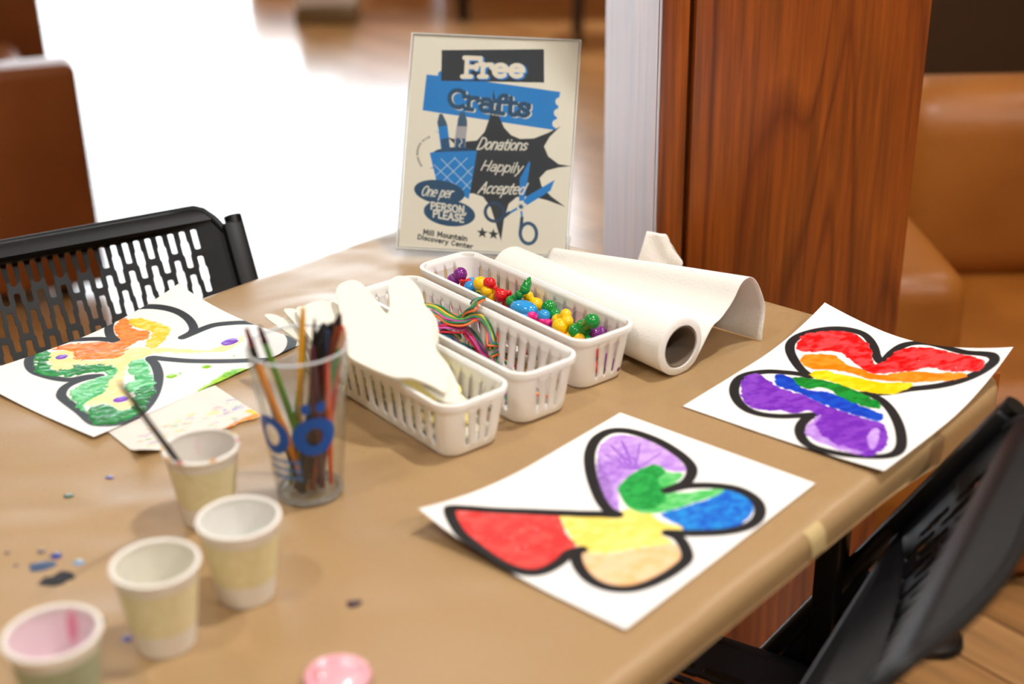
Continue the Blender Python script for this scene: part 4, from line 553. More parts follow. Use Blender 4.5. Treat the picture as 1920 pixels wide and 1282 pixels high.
at = catmull(d['arctext'], 5)
for k in range(0, len(at) - 1):
    if k % 13 == 7: continue
    a = np.array(at[k]); t_ = np.array(at[k + 1]) - a; t_ /= np.linalg.norm(t_); n_ = np.array([-t_[1], t_[0]]); P_.stroke([a - n_ * (0.9 + 0.5 * (k % 3 == 0)), a + n_ * 0.9], 0.9, (60, 72, 84))
sx, sy, st_, sl = -0.1477, 1.6211, -0.0876, 0.4902
sign = empty('sign_holder', (sx, sy, T + 0.0085))
sign.rotation_euler = (Matrix.Rotation(st_, 3, 'Z') @ Matrix.Rotation(-0.045, 3, Vector((0, -math.cos(sl), math.sin(sl))))).to_euler()   # it leans a little to one side
tag(sign, 'clear slanted acrylic holder with the Free Crafts poster behind the baskets', 'sign')
sn, cs = math.sin(sl), math.cos(sl)
inset = 2.0
pos = np.stack([P_.X / 1000, P_.Y / 1000 * sn + 0.0, P_.Y / 1000 * cs], -1); pos[..., 1] += 0.0016 * cs; pos[..., 2] += -0.0016 * sn + 0.004
k0 = np.array([0.111, 0, 0]); ctr = pos.reshape(-1, 3).mean(0); pos = ctr + (pos - ctr) * np.array([0.973, 0.985, 0.985])
M['poster'] = paint_material('printed_poster', 0.45, 0.2)
o = grid_object('poster', pos, P_, M['poster'], sign); md = o.modifiers.new('thickness', 'SOLIDIFY'); md.thickness = 0.0003
o['label'] = 'cream Free Crafts poster printed in navy and blue'
def slab(mb, y0, th, x0=0.0, x1=0.222, s0=0.0, s1=0.283):
    vs = []
    for s2 in (s0, s1):
        for dd in (y0, y0 + th):
            for xx in (x0, x1): vs.append((xx, s2 * sn + dd * cs, s2 * cs - dd * sn + 0.004))
    mb.add(vs, [(0, 1, 5, 4), (2, 6, 7, 3), (0, 4, 6, 2), (1, 3, 7, 5), (0, 2, 3, 1), (4, 5, 7, 6)])
b = MB(); slab(b, -0.0012, 0.0018); b.build('front_pane', M['acrylic'], sign, smooth=False)
b = MB(); slab(b, 0.0026, 0.002); b.build('back_pane', M['acrylic'], sign, smooth=False)
b = MB(); slab(b, -0.0012, 0.0058, 0.0, 0.0016); slab(b, -0.0012, 0.0058, 0.2204, 0.222); slab(b, -0.0012, 0.0058, 0, 0.222, 0.2815, 0.2832); slab(b, -0.0012, 0.0058, 0, 0.222, -0.001, 0.001); b.build('edge', M['acrylic_edge_glint'], sign, smooth=False)['label'] = 'acrylic edges, whitish colour standing in for their bright glint'
b = MB(); b.box((0.111, 0.042, 0.0015), (0.222, 0.085, 0.002)); b.build('foot', M['acrylic'], sign, smooth=False)

# ------------------------------------------------------------------ slotted white baskets
def rrect(lx, ly, r, n=6):
    pts = []
    for cx, cy, a0 in ((lx / 2 - r, ly / 2 - r, 0), (-lx / 2 + r, ly / 2 - r, 90), (-lx / 2 + r, -ly / 2 + r, 180), (lx / 2 - r, -ly / 2 + r, 270)):
        for k in range(n + 1): a = math.radians(a0 + 90 * k / n); pts.append((cx + r * math.cos(a), cy + r * math.sin(a)))
    return pts
BL, BW, BH = 0.292, 0.082, 0.058
def basket(loc, rz, label):
    root = empty('storage_basket', loc, rz); tag(root, label, 'basket', 'white slotted baskets in a row')
    r0, r1 = 0.016, 0.020
    def wall_pt(side, t, z):          # side: 0 long +y, 1 short -x, 2 long -y, 3 short +x ; t along the straight part 0..1
        f = z / BH; lx = BL - 0.022 + 0.016 * f; ly = BW - 0.020 + 0.014 * f; r = r0
        hx, hy = lx / 2, ly / 2
        if side == 0: return (hx - r - t * (lx - 2 * r), hy, z)
        if side == 2: return (-hx + r + t * (lx - 2 * r), -hy, z)
        if side == 1: return (-hx, hy - r - t * (ly - 2 * r), z)
        return (hx, -hy + r + t * (ly - 2 * r), z)
    def corner(ci, ang, z):
        f = z / BH; lx = BL - 0.022 + 0.016 * f; ly = BW - 0.020 + 0.014 * f; r = r0
        cx, cy = ((lx / 2 - r, ly / 2 - r), (-lx / 2 + r, ly / 2 - r), (-lx / 2 + r, -ly / 2 + r), (lx / 2 - r, -ly / 2 + r))[ci]
        a = math.radians(ang); return (cx + r * math.cos(a), cy + r * math.sin(a), z)
    cols = []                          # (function z->point, slot to next column?)
    for side, nslot, ci, a0 in ((0, 15, 1, 90), (1, 3, 2, 180), (2, 15, 3, 270), (3, 3, 0, 360)):
        L = (BL - 0.05) if side in (0, 2) else (BW - 0.05); 
        e = [0.0]
        pitch = 1.0 / nslot
        for k in range(nslot):
            m0 = pitch * (k + 0.5); hw = pitch * (0.20 if nslot > 5 else 0.17)
            e += [m0 - hw, m0 - hw * 0.5, m0 + hw * 0.5, m0 + hw]
        e.append(1.0)
        for i, t in enumerate(e): cols.append((lambda z, s2=side, t2=t: wall_pt(s2, t2, z), (i % 4) if 0 < i < len(e) - 1 else -1))
        for k in range(1, 5): cols.append((lambda z, c2=ci, a2=a0 + 90 * k / 5: corner(c2, a2, z), -1))
    zs = [0.0, 0.003, 0.0092, 0.0112, 0.0440, 0.0455, 0.052, BH]
    n = len(cols); V = []; F = []
    for z in zs:
        for fn, _ in cols: V.append(fn(z) if z > 0 else tuple(np.array(fn(0.003)) * (0.985, 0.985, 0)))
    for r in range(len(zs) - 1):
        for c in range(n):
            c2 = (c + 1) % n; k = cols[c][1]; q = (r * n + c, r * n + c2, (r + 1) * n + c2, (r + 1) * n + c)
            if k in (1, 2, 3) and cols[c2][1] != -1 or k in (1, 2, 3):
                if r == 3: continue
                if r == 2:
                    if k == 2: continue
                    F.append((q[0], q[1], q[3]) if k == 1 else (q[0], q[1], q[2])); continue
                if r == 4:
                    if k == 2: continue
                    F.append((q[0], q[2], q[3]) if k == 1 else (q[1], q[2], q[3])); continue
            F.append(q)
    F.append(tuple(range(n))[::-1])
    b = MB(); b.add(V, F); o = b.build('body', M['white_plastic'], root, angle=35)
    md = o.modifiers.new('thickness', 'SOLIDIFY'); md.thickness = 0.0017; md.offset = -1
    prof = [(0.0, -0.0065), (0.0022, -0.0065), (0.0032, -0.002), (0.0028, 0.0004), (0.0010, 0.0014), (-0.0010, 0.0008), (-0.0016, -0.0010), (-0.0016, -0.0065)]
    base = rrect(BL - 0.006, BW - 0.006, 0.018, 7); m = len(base); P = []
    for i, p in enumerate(base):
        a = np.array(base[i - 1]); c = np.array(base[(i + 1) % m]); t = c - a; t /= np.linalg.norm(t); nrm = np.array([t[1], -t[0]])
        P.append([(p[0] + nrm[0] * q[0], p[1] + nrm[1] * q[0], BH + q[1]) for q in prof + [prof[0]]])
    b = MB(); b.grid(P, True); b.build('rim', M['white_plastic'], root, angle=50)
    return root
BANG = math.radians(128.2)
def basket_at(corner, shift, label):   # near base corner
    ax = np.array([math.cos(BANG), math.sin(BANG)]); ay = np.array([-ax[1], ax[0]])
    c = np.array(corner) + ax * (BL - 0.022) / 2 - ay * (BW - 0.022) / 2 + ax * shift
    return basket((c[0], c[1], T + 0.0015), BANG, label), c
_, cB3 = basket_at((0.0700, 1.2160), 0, 'white slotted basket full of colourful plastic animal beads, nearest the towel roll')
_, cB2 = basket_at((0.0080, 1.1420), 0, 'white slotted basket holding rainbow embroidery floss, middle of the three')
_, cB1 = basket_at((-0.0590, 1.0775), 0, 'white slotted basket topped with cream foam shapes, nearest the camera')

# toys
TC = {'purple': (124, 34, 130), 'red': (214, 22, 28), 'blue': (40, 150, 220), 'yellow': (250, 200, 4), 'green': (8, 138, 50), 'pink': (236, 40, 140)}
for k, c in TC.items(): M['toy_' + k] = mat(k + '_shiny_plastic', c, 0.16, spec=0.6, coat=0.3)
M['hole'] = mat('dark_hole', (14, 14, 14), 0.6)
TL = ['purple round-headed bead at the far end of the bead basket', 'small red spiky bead beside the purple round-headed bead', 'small blue bead tucked behind the yellow bead at the basket far end', 'blue bead ball with dark holes at the near wall below the yellow bead',
 'yellow bead with round head beside the red bird bead', 'red bird shaped bead lying between yellow and green beads', 'green pointed-beak bead sticking up in the middle of the basket', 'yellow bead lying behind the green pointed-beak bead',
 'blue domed turtle shaped bead in the middle of the basket', 'pink oval ring bead below the blue domed bead', 'bumpy pink bead beside the small blue ball bead', 'single blue ball bead next to the pink beads', 'green two-ball bead leaning on the far basket wall',
 'yellow four-lobed bear bead in the near half of the basket', 'green bear bead with round holed head near the basket end', 'purple block bead with a round hole in the near corner', 'yellow two-lobed bead low at the near basket wall', 'small green bead bottommost at the near basket corner']
def toy(col, blobs, label, group=None, spike=None):
    blobs = [list(q[:3]) + [q[3] * 1.17] for q in blobs]
    b = MB(); pts = [Vector(q[:3]) for q in blobs]
    c0 = pts[0].copy(); o = empty('animal_bead', c0); tag(o, label, 'bead toy', group)
    for i, q in enumerate(blobs):
        b.ball(q[:3], q[3])
        if i: a = Vector(blobs[i - 1][:3]); e = Vector(q[:3]); b.tube([a, (a + e) / 2, e], [blobs[i - 1][3] * 0.8, min(blobs[i - 1][3], q[3]) * 0.75, q[3] * 0.8], 12)
    if spike: b.tube([pts[0], pts[0] + Vector(spike) * 0.6, pts[0] + Vector(spike)], [blobs[0][3] * 0.95, blobs[0][3] * 0.8, 0.0006], 12)
    b.build('body', M['toy_' + col], o, world=True)
    return o
for k, (col, bl) in enumerate(D['toys']):
    if k == 8:
        o = empty('animal_bead', bl[1][:3]); tag(o, TL[k], 'bead toy', 'plastic animal beads in the basket'); a = Vector(bl[0][:3]); e = Vector(bl[2][:3]); ang = math.atan2(e.y - a.y, e.x - a.x); R3 = Matrix.Rotation(ang, 3, 'Z')
        b = MB(); b.ball(bl[1][:3], 0.0175, 1.0, 0.62, 0.5, R3); b.build('shell', M['toy_blue'], o, world=True); b = MB(); b.ball(Vector(bl[1][:3]) - Vector((0, 0, 0.003)), 0.0195, 1.0, 0.66, 0.16, R3); b.build('rim', M['toy_blue'], o, world=True); continue
    sp = {6: (0.006, 0.004, 0.013), 5: (-0.009, 0.003, 0.002), 1: (0.0, 0.001, 0.008)}.get(k)
    o = toy(col, bl, TL[k], 'plastic animal beads in the basket', sp)
    hd = bl[0]
    if k in (3, 14, 15, 4):
        for da, dz in (((0.25, -0.85), 0.1), ((-0.6, -0.7), -0.1)) if k == 3 else (((0.55, -0.65), 0.2),):
            n = Vector((da[0], da[1], dz + 0.3)).normalized(); c = Vector(hd[:3]) + n * hd[3] * 0.97; b = MB(); b.ball(c, hd[3] * 0.2, 1, 1, 1); b.build('hole', M['hole'], o, world=True)
axb = np.array([math.cos(BANG), math.sin(BANG)]); ayb = np.array([-axb[1], axb[0]])
cc = list(TC)
for k in range(36):
    u = -0.118 + 0.236 * ((k * 0.618) % 1); v = (-0.019, 0.0, 0.019)[k % 3]; zl = T + 0.013 + 0.014 * ((k // 3) % 2); q = np.array(cB3) + axb * u + ayb * v
    q2 = q + axb * random.choice((-1, 1)) * 0.011
    toy(cc[(k * 5 + k // 6) % 6], [[q[0], q[1], zl, 0.0078], [q2[0], q2[1], zl + random.uniform(-0.002, 0.003), 0.0062]], 'shiny plastic bead buried lower in the bead basket, glimpsed through the slots', 'buried beads glimpsed through the basket slots')

# embroidery floss
FC = [(214, 40, 60), (240, 120, 60), (244, 200, 70), (40, 130, 84), (60, 160, 180), (120, 60, 140), (206, 90, 180), (150, 30, 70), (90, 170, 90), (40, 90, 120)]
FM = [mat('floss_thread', c, 0.6) for c in FC]
FL = ['rainbow floss skein draped along the top of the middle basket', 'rainbow floss skein loop poking up over the bead basket rim', 'red and violet floss skein lying under the long rainbow skein', 'dark wine and teal floss skein lowest in the middle basket']
NS = [14, 9, 12, 10]
for k, path in enumerate(D['skeins']):
    cen = np.mean(path, 0); o = empty('floss_skein', (cen[0], cen[1], T + 0.004)); tag(o, FL[k], 'embroidery floss', 'rainbow embroidery floss skeins in the middle basket')
    pc = catmull(path, 5); seq = [1, 3, 0, 6, 8, 4, 2, 3, 9, 1, 5, 2, 0, 3] if k < 2 else ([0, 6, 7, 0, 5, 3, 6, 0, 7, 9, 3, 6] if k == 2 else [7, 4, 9, 5, 3, 7, 6, 9, 2, 3])
    for s2 in range(NS[k]):
        off = (s2 - (NS[k] - 1) / 2) * 0.0016; zo = random.uniform(-0.0015, 0.0022); pts = []; ph = random.random() * 6; fr = random.uniform(0.25, 0.45)
        for i, p in enumerate(pc):
            t = np.array(pc[min(i + 1, len(pc) - 1)]) - np.array(pc[max(i - 1, 0)]); n = np.array([-t[1], t[0], 0]); n = n / (np.linalg.norm(n) + 1e-9)
            wv = off * (0.75 + 0.35 * math.sin(i * 0.14 + 1)) + 0.0009 * math.sin(i * fr + ph)
            pts.append(np.array(p) + n * wv + np.array([0, 0, zo + 0.0008 * math.sin(i * fr * 1.3 + ph * 2) - abs(off) * 0.35]))
        b = MB(); b.tube(pts, 0.0012, 6); b.build('strand', FM[seq[s2 % len(seq)]], o, world=True)
for k in range(9):        # loose skeins lying along the basket floor
    u = -0.11 + 0.028 * k; q = np.array(cB2) + axb * u; o = empty('floss_skein', (q[0], q[1], T + 0.004)); tag(o, 'small folded floss skein on the floor of the middle basket', 'embroidery floss', 'folded floss skeins lying under the long ones')
    for s2 in range(6):
        pts = []
        for i in range(9):
            t = i / 8; v = -0.024 + 0.048 * t; pp = q + axb * ((s2 - 2.5) * 0.003 + 0.004 * math.sin(t * 5 + k)) + ayb * v; pts.append((pp[0], pp[1], T + 0.007 + 0.014 * math.sin(PI * t) * (0.6 + 0.1 * s2)))
        b = MB(); b.tube(pts, 0.0015, 6); b.build('strand', FM[(k * 3 + s2 * 2) % 10], o, world=True)

# foam shapes
FO = ['cream foam rabbit-eared cutout lying on top of the front basket', 'cream foam cutout peeping out under the rabbit-eared one', 'rounded cream foam cutout behind the brush cup, topmost there', 'cream foam cutout with small tip behind the brush cup, middle one', 'cream foam cutout with small tip behind the brush cup, lowest one']
for k, poly in enumerate(D['foam']):
    P3 = catmull(poly, 5, True); c = np.mean(P3, 0); A_ = np.c_[np.array(P3)[:, :2] - c[:2], np.ones(len(P3))]; co = np.linalg.lstsq(A_, np.array(P3)[:, 2], rcond=None)[0]
    vs, fs = fill2d([[(p[0] - c[0], p[1] - c[1]) for p in P3]], thick=0.0022 if k else 0.0026)
    o = empty('foam_cutout', (c[0], c[1], c[2])); tag(o, FO[k], 'foam shape', 'cream foam craft shapes')
    b = MB(); b.add([(x, y, co[0] * x + co[1] * y + (co[2] - c[2]) + z) for x, y, z in vs], fs); ob = b.build('foam_sheet', M['foam'], o, smooth=False)
for k in range(4):        # more shapes lying inside the front basket
    q = np.array(cB1) + axb * (-0.02 + 0.012 * k); o = empty('foam_cutout', (q[0], q[1], T + 0.012 + 0.008 * k), BANG + 0.03 * k); tag(o, 'cream foam cutout stacked inside the front basket, seen through its slots', 'foam shape', 'foam shapes inside the front basket')
    pl = catmull([(-0.10, -0.015), (-0.05, -0.026), (0, -0.02), (0.06, -0.027), (0.10, -0.012), (0.10, 0.014), (0.05, 0.026), (0, 0.018), (-0.06, 0.026), (-0.10, 0.012)], 5, True)
    vs, fs = fill2d([[tuple(p) for p in pl]], thick=0.003); b = MB(); b.add(vs, fs); b.build('foam_sheet', mat('foam_colour', (246, 232, 150) if k % 2 else (247, 243, 224), 0.75), o, smooth=False)

# ------------------------------------------------------------------ paper towel roll with a loose sheet
NE = np.array([0.1747, 1.2512]); ad = np.array([-0.617, 0.787]); cd = np.array([0.787, 0.617]); RR = 0.0315; RL = 0.285
roll = empty('paper_towel_roll', (NE[0], NE[1], T + 0.0008)); tag(roll, 'white paper towel roll lying beside the bead basket with a sheet pulled off', 'paper towel roll')
def rp(s2, t, z): q = ad * s2 + cd * t; return (q[0], q[1], z)
def cyl_shell(r_out, r_in, s0, s1, n=56):
    P = []
    for k in range(n):
        a = 2 * PI * k / n; ca_, sa_ = math.cos(a), math.sin(a)
        P.append([rp(s, r * ca_, RR + r * sa_) for s, r in ((s0, r_in), (s0, r_out - 0.002), (s0 + 0.0015, r_out), (s1 - 0.0015, r_out), (s1, r_out - 0.002), (s1, r_in), (s0, r_in))])
    b = MB(); b.grid(P, True); return b
cyl_shell(RR, 0.0235, 0, RL).build('towel_layers', M['towel'], roll, angle=50)
cyl_shell(0.0234, 0.0222, 0.0012, RL - 0.0012).build('cardboard_core', M['card'], roll, angle=50)
near = D['towel_near']
def sect(f):
    e0 = [(RR * math.cos(math.radians(a)), RR + RR * math.sin(math.radians(a))) for a in (-75, -50, -25)]
    pts = []
    for i, (t, z) in enumerate(near):
        pts.append((0.030 + (t - 0.030) * (1 - 0.50 * f), z * (1 - 0.42 * f)))
    return [(x * 1.015 + 0.0004, z * 1.0) for x, z in e0] + pts
rows = []
for i in range(41):
    f = i / 40; c2 = catmull(sect(f), 5); rows.append([rp(0.001 + f * RL * 0.985, t, max(z, 0.0012) + 0.0007 * math.sin(t * 130 + f * 9) * (1 if z > 0.012 else 0)) for t, z in c2])
b = MB(); b.grid(rows); o = b.build('loose_sheet', M['towel'], roll); md = o.modifiers.new('thickness', 'SOLIDIFY'); md.thickness = 0.0007; md.offset = 0
o['label'] = 'pulled-off towel sheet arching down to the table'
# crumpled tissue behind it
ti = empty('crumpled_tissue', (0.185, 1.535, T + 0.001)); tag(ti, 'small crumpled white tissue standing up behind the towel sheet, before the pillar', 'tissue')
tv = []
for i in range(17):
    row = []
    for j in range(13):
        u = i / 16; v_ = j / 12; wd = 0.058 - 0.024 * v_ ; x = -0.034 + 0.018 * v_ + wd * u; top = 0.052 - 0.006 * u
        z = top * v_ * (1 if u < 0.72 else 1 - (u - 0.72) * 1.3); y = 0.016 * v_ + (0.010 * (u - 0.72) / 0.28 * (1 - v_) - 0.012 * (u - 0.72) if u > 0.72 else 0.0) + 0.0012 * math.sin(9 * u + 7 * v_) + 0.006 * math.sin(PI * u) * (1 - v_)
        row.append((x + (0.008 * (1 - abs(2 * v_ - 0.9)) if u > 0.85 else 0), y, max(z, 0.0)))
    tv.append(row)
b = MB(); b.grid(tv); o = b.build('tissue_sheet', M['towel'], ti, angle=25); md = o.modifiers.new('thickness', 'SOLIDIFY'); md.thickness = 0.0008

# ------------------------------------------------------------------ paper cups
cupD, cupd, cupH = 0.0654, 0.0430, 0.0693
CL = ['paper cup holding a thin dark brush, farthest of the four cups', 'pale yellow banded paper cup without a brush, nearest the clear brush tumbler', 'pale yellow banded paper cup between the violet-stained cup and its neighbours', 'paper cup with pink and violet paint inside at the bottom left']
def band_mat(c1, c2):
    m = mat('printed_cup_band', c1, 0.6); nt = m.node_tree; tc = nt.nodes.new('ShaderNodeTexCoord'); v_ = nt.nodes.new('ShaderNodeTexVoronoi'); v_.inputs['Scale'].default_value = 190
    nt.links.new(tc.outputs['Object'], v_.inputs['Vector']); mx = nt.nodes.new('ShaderNodeMix'); mx.data_type = 'RGBA'; mx.inputs[6].default_value = L4(c1); mx.inputs[7].default_value = L4(c2); nt.links.new(v_.outputs['Distance'], mx.inputs[0]); nt.links.new(mx.outputs[2], nt.nodes['Principled BSDF'].inputs['Base Color']); return m
bands = [band_mat((222, 214, 166), (236, 230, 196)), band_mat((220, 212, 160), (234, 228, 190)), band_mat((222, 216, 168), (236, 230, 196)), band_mat((150, 168, 150), (176, 180, 140))]
def cup_inside_mat(cols, base, seed):
    m = mat('cup_inside', base, 0.3); nt = m.node_tree; b_ = nt.nodes['Principled BSDF']; tc = nt.nodes.new('ShaderNodeTexCoord'); prev = None
    for i, (c, sca, lo) in enumerate(cols):
        mp = nt.nodes.new('ShaderNodeMapping'); mp.inputs['Location'].default_value = (seed + i * 3.1, i, 0); mp.inputs['Scale'].default_value = (1, 1, 0.35); nt.links.new(tc.outputs['Object'], mp.inputs[0])
        n = nt.nodes.new('ShaderNodeTexNoise'); n.inputs['Scale'].default_value = sca; n.inputs['Detail'].default_value = 1; nt.links.new(mp.outputs[0], n.inputs[0])
        mr = nt.nodes.new('ShaderNodeMapRange'); mr.inputs[1].default_value = lo; mr.inputs[2].default_value = lo + 0.08; nt.links.new(n.outputs['Fac'], mr.inputs[0])
        mx = nt.nodes.new('ShaderNodeMix'); mx.data_type = 'RGBA'; mx.inputs[7].default_value = L4(c); nt.links.new(mr.outputs[0], mx.inputs[0])
        if prev is None: mx.inputs[6].default_value = L4(base)
        else: nt.links.new(prev.outputs[2], mx.inputs[6])
        prev = mx
    nt.links.new(prev.outputs[2], b_.inputs['Base Color']); return m
ins = [cup_inside_mat([((226, 200, 200), 40, 0.62)], (226, 220, 212), 1), cup_inside_mat([((196, 200, 226), 46, 0.66)], (230, 228, 222), 4), cup_inside_mat([((206, 208, 214), 46, 0.66)], (226, 222, 208), 8), cup_inside_mat([((232, 206, 212), 22, 0.5), ((160, 112, 200), 55, 0.62), ((226, 140, 160), 42, 0.64)], (226, 218, 216), 3)]
def rad(z): return (cupd + (cupD - 0.004 - cupd) * z / cupH) / 2
for k, (x, y) in enumerate(D['cups']):
    o = empty('paper_cup', (x, y, T + 0.0008)); tag(o, CL[k], 'paper cup', 'small paper cups of paint water')
    b = MB(); b.lathe([(0.001, 0.003), (rad(0) - 0.002, 0.003), (rad(0) - 0.0015, 0.0), (rad(0), 0.0), (rad(0.02), 0.02), (rad(cupH - 0.003), cupH - 0.003)]); b.build('outer_wall', M['cup'], o)
    b = MB(); b.lathe([(rad(z) + 0.0003, z) for z in (0.020, 0.03, 0.04, 0.05, 0.0575)]); b.build('printed_band', bands[k], o)
    b = MB(); lv = 0.02 + 0.006 * (k % 2); b.lathe([(rad(cupH - 0.002) - 0.0006, cupH - 0.002), (rad(0.04) - 0.0006, 0.04), (rad(lv) - 0.0006, lv), (rad(lv) * 0.5, lv), (0.0005, lv)]); b.build('inside', ins[k], o)
    b = MB(); R_ = cupD / 2 - 0.0019; b.lathe([(R_ + 0.0020 * math.cos(t), cupH - 0.0014 + 0.0021 * math.sin(t)) for t in np.linspace(0, 2 * PI, 11)[:-1]], close=True); b.build('rolled_rim', M['cup'], o)
    if k == 0:
        for a, c in ((250, (226, 90, 90)), (300, (226, 160, 70)), (15, (214, 90, 130)), (190, (240, 190, 70)), (225, (232, 170, 60)), (40, (240, 206, 90))):
            b = MB(); t = math.radians(a); b.tube([(R_ * math.cos(t + q) * 1.012, R_ * math.sin(t + q) * 1.012, cupH - 0.0002) for q in (-0.14, -0.05, 0.05, 0.14)], [0.0004, 0.0014, 0.0013, 0.0004], 8); b.build('paint_smear', mat('dried_paint', c, 0.5), o)

# ------------------------------------------------------------------ brushes
def brush(a, bt, r, hcol, tcol, label, group, ferrule=None, hair=None, name='paint_brush'):
    """a = handle end (up), bt = other end; hair=(colour, length) puts bristles at a"""
    a = Vector(a); bt = Vector(bt); d_ = (bt - a); L = d_.length; d_.normalize()
    o = empty(name, bt); tag(o, label, 'paint brush', group)
    s0 = 0.0
    if hair:
        b = MB(); b.tube([a, a + d_ * hair[1] * 0.5, a + d_ * hair[1]], [r * 0.45, r * 1.25, r * 1.0], 10); b.build('bristles', mat('bristle', hair[0], 0.7), o, world=True); s0 = hair[1]
    if ferrule:
        b = MB(); b.tube([a + d_ * s0, a + d_ * (s0 + 0.02)], [r * 1.05, r * 1.1], 10); b.build('ferrule', M['ferrule'], o, world=True); s0 += 0.02
    b = MB(); b.tube([a + d_ * s0, a + d_ * (s0 + 0.012), a + d_ * (s0 + (L - s0) * 0.6), bt], [r * 0.55, r * 0.95, r * 1.15, r * 0.8], 10); b.build('handle', mat('lacquered_handle', hcol, 0.35), o, world=True)
    if tcol: b = MB(); b.tube([a + d_ * (s0 + 0.0), a + d_ * (s0 + 0.016)], [r * 0.7, r * 1.08], 10); b.build('dipped_tip', mat('dipped_tip', tcol, 0.25), o, world=True)
    return o
M['ferrule'] = mat('brushed_ferrule', (190, 190, 188), 0.25, metal=1.0)
BR = [((34, 22, 24), (110, 16, 40), 'black brush with maroon tip, leftmost in the tumbler', None, None, 0.0026), ((232, 140, 10), (40, 30, 24), 'orange handled brush leaning left in the tumbler', None, None, 0.0030), ((86, 140, 40), (70, 14, 40), 'green handled brush with maroon tip leaning left in the tumbler', None, None, 0.0028),
 ((240, 176, 40), None, 'yellow handled brush standing tallest in the middle of the tumbler', None, None, 0.0027), ((40, 14, 18), None, 'thin dark maroon brush right of the tall yellow one', None, None, 0.0017), ((150, 150, 60), (60, 12, 16), 'olive handled brush low behind the yellow one', None, None, 0.0030),
 ((24, 26, 30), None, 'black flat brush at the tumbler back, with white ferrule', True, ((16, 16, 18), 0.022), 0.0052), ((20, 22, 26), None, 'wide black flat brush right of the other black one', True, ((14, 14, 16), 0.022), 0.0052), ((52, 62, 88), None, 'dark blue-grey brush in front of the black flat brushes', None, None, 0.0044),
 ((74, 46, 38), None, 'brown brush with dark pointed bristles at the tumbler right', True, ((44, 24, 24), 0.018), 0.0030), ((126, 62, 40), None, 'rust brown handled brush in the right group', None, None, 0.0036), ((200, 60, 40), None, 'red handled brush at the tumbler right', None, None, 0.0034), ((80, 140, 60), (200, 160, 130), 'green handled brush with pale tip, rightmost in the tumbler', None, None, 0.0032),
 ((238, 90, 40), None, 'slim orange-red stick against the right tumbler wall', None, None, 0.0022), ((24, 22, 26), None, 'dark short brush low in the tumbler', None, None, 0.0040), ((84, 34, 48), None, 'wine red handled brush low in the tumbler', None, None, 0.0034)]
GC = np.array([-0.1818, 1.0275]); GH = 0.143
def grad(z): return 0.0292 + (0.0432 - 0.0292) * z / GH
for (a, bt), (hc, tcl, lb, fe, ha_, r) in zip(D['brushes'], BR):
    a = np.array(a); bt = np.array(bt)
    def clampr(q, lim):
        v_ = q[:2] - GC; n = np.linalg.norm(v_); q = q.copy()
        if n > lim: q[:2] = GC + v_ * lim / n
        return q
    bt = clampr(bt, 0.0285 - 0.006 - r); f = (T + GH - bt[2]) / (a[2] - bt[2]); m_ = bt + (a - bt) * f; m2 = clampr(m_, grad(GH) - 0.0022 - r)
    a = bt + (m2 - bt) / f
    brush(a, bt, r, hc, tcl, lb, 'brushes standing in the clear tumbler', fe, ha_)
c0 = np.array(D['cupbrush'][0]); c1 = np.array(D['cupbrush'][1]); cv = (c1 - c0) / np.linalg.norm(c1 - c0)
c0 = c0 + cv * 0.026
o = brush(c0 + cv * 0.183, c0, 0.0023, (26, 12, 16), None, 'thin dark brush leaning out of the farthest paper cup over the painting', None)
b = MB(); a = c0 + cv * 0.183; b.tube([a, a - cv * 0.03], [0.0008, 0.0014], 8); b.build('tip', mat('bare_tip', (150, 120, 70), 0.5), o, world=True)['label'] = 'pale tan tip'
# tumbler
gl = empty('plastic_tumbler', (GC[0], GC[1], T + 0.0008)); tag(gl, 'clear plastic pint tumbler with blue logo, full of paint brushes', 'tumbler')
b = MB(); b.lathe([(0.0005, 0.0), (grad(0) - 0.0015, 0.0), (grad(0), 0.0015), (grad(0.004), 0.006), (grad(GH) , GH - 0.001), (grad(GH) - 0.0004, GH), (grad(GH) - 0.0014, GH), (grad(GH) - 0.0018, GH - 0.002), (grad(0.006) - 0.002, 0.006), (0.0005, 0.005)], n=64)
b.build('cup_wall', M['clear'], gl)
b = MB(); b.lathe([(grad(GH) - 0.0008 + 0.0011 * math.cos(t), GH - 0.0008 + 0.0012 * math.sin(t)) for t in np.linspace(0, 2 * PI, 11)[:-1]], n=64, close=True); b.build('lip', mat('clear_lip', (226, 232, 236), 0.15, trans=0.3), gl)
b = MB(); b.lathe([(grad(0) - 0.002 + 0.0022 * math.cos(t), 0.0035 + 0.0028 * math.sin(t)) for t in np.linspace(0, 2 * PI, 11)[:-1]], n=64, close=True); b.build('base_ring', mat('clear_base', (206, 206, 204), 0.15, trans=0.7), gl)
def on_glass(ang, z, off=0.0005): r = grad(z) + off; return (r * math.cos(ang), r * math.sin(ang), z)
fr_ = math.atan2(-GC[1], -GC[0])          # direction of the viewer's side of the cup
def glass_ring(az, zc, ao, zo, ai, zi, n=40):
    P = []
    for k in range(n):
        t = 2 * PI * k / n; P.append([on_glass(fr_ + az + (ai + (ao - ai) * q) * math.cos(t), zc + (zi + (zo - zi) * q) * math.sin(t)) for q in (0, 0.25, 0.5, 0.75, 1)])
    b = MB(); b.grid(P, True); return b
def gdisc(az, zc, a_, z_): return glass_ring(az, zc, a_, z_, 0.001, 0.0002, 20)
lg = glass_ring(math.radians(12), 0.072, math.radians(30), 0.0185, math.radians(12), 0.0085)
for az in (3, 22): q = gdisc(math.radians(az), 0.1, math.radians(6.5), 0.0052); lg.add(q.v, q.f)
q = glass_ring(math.radians(-50), 0.072, math.radians(28), 0.0185, math.radians(13), 0.0105); lg.add(q.v, q.f)
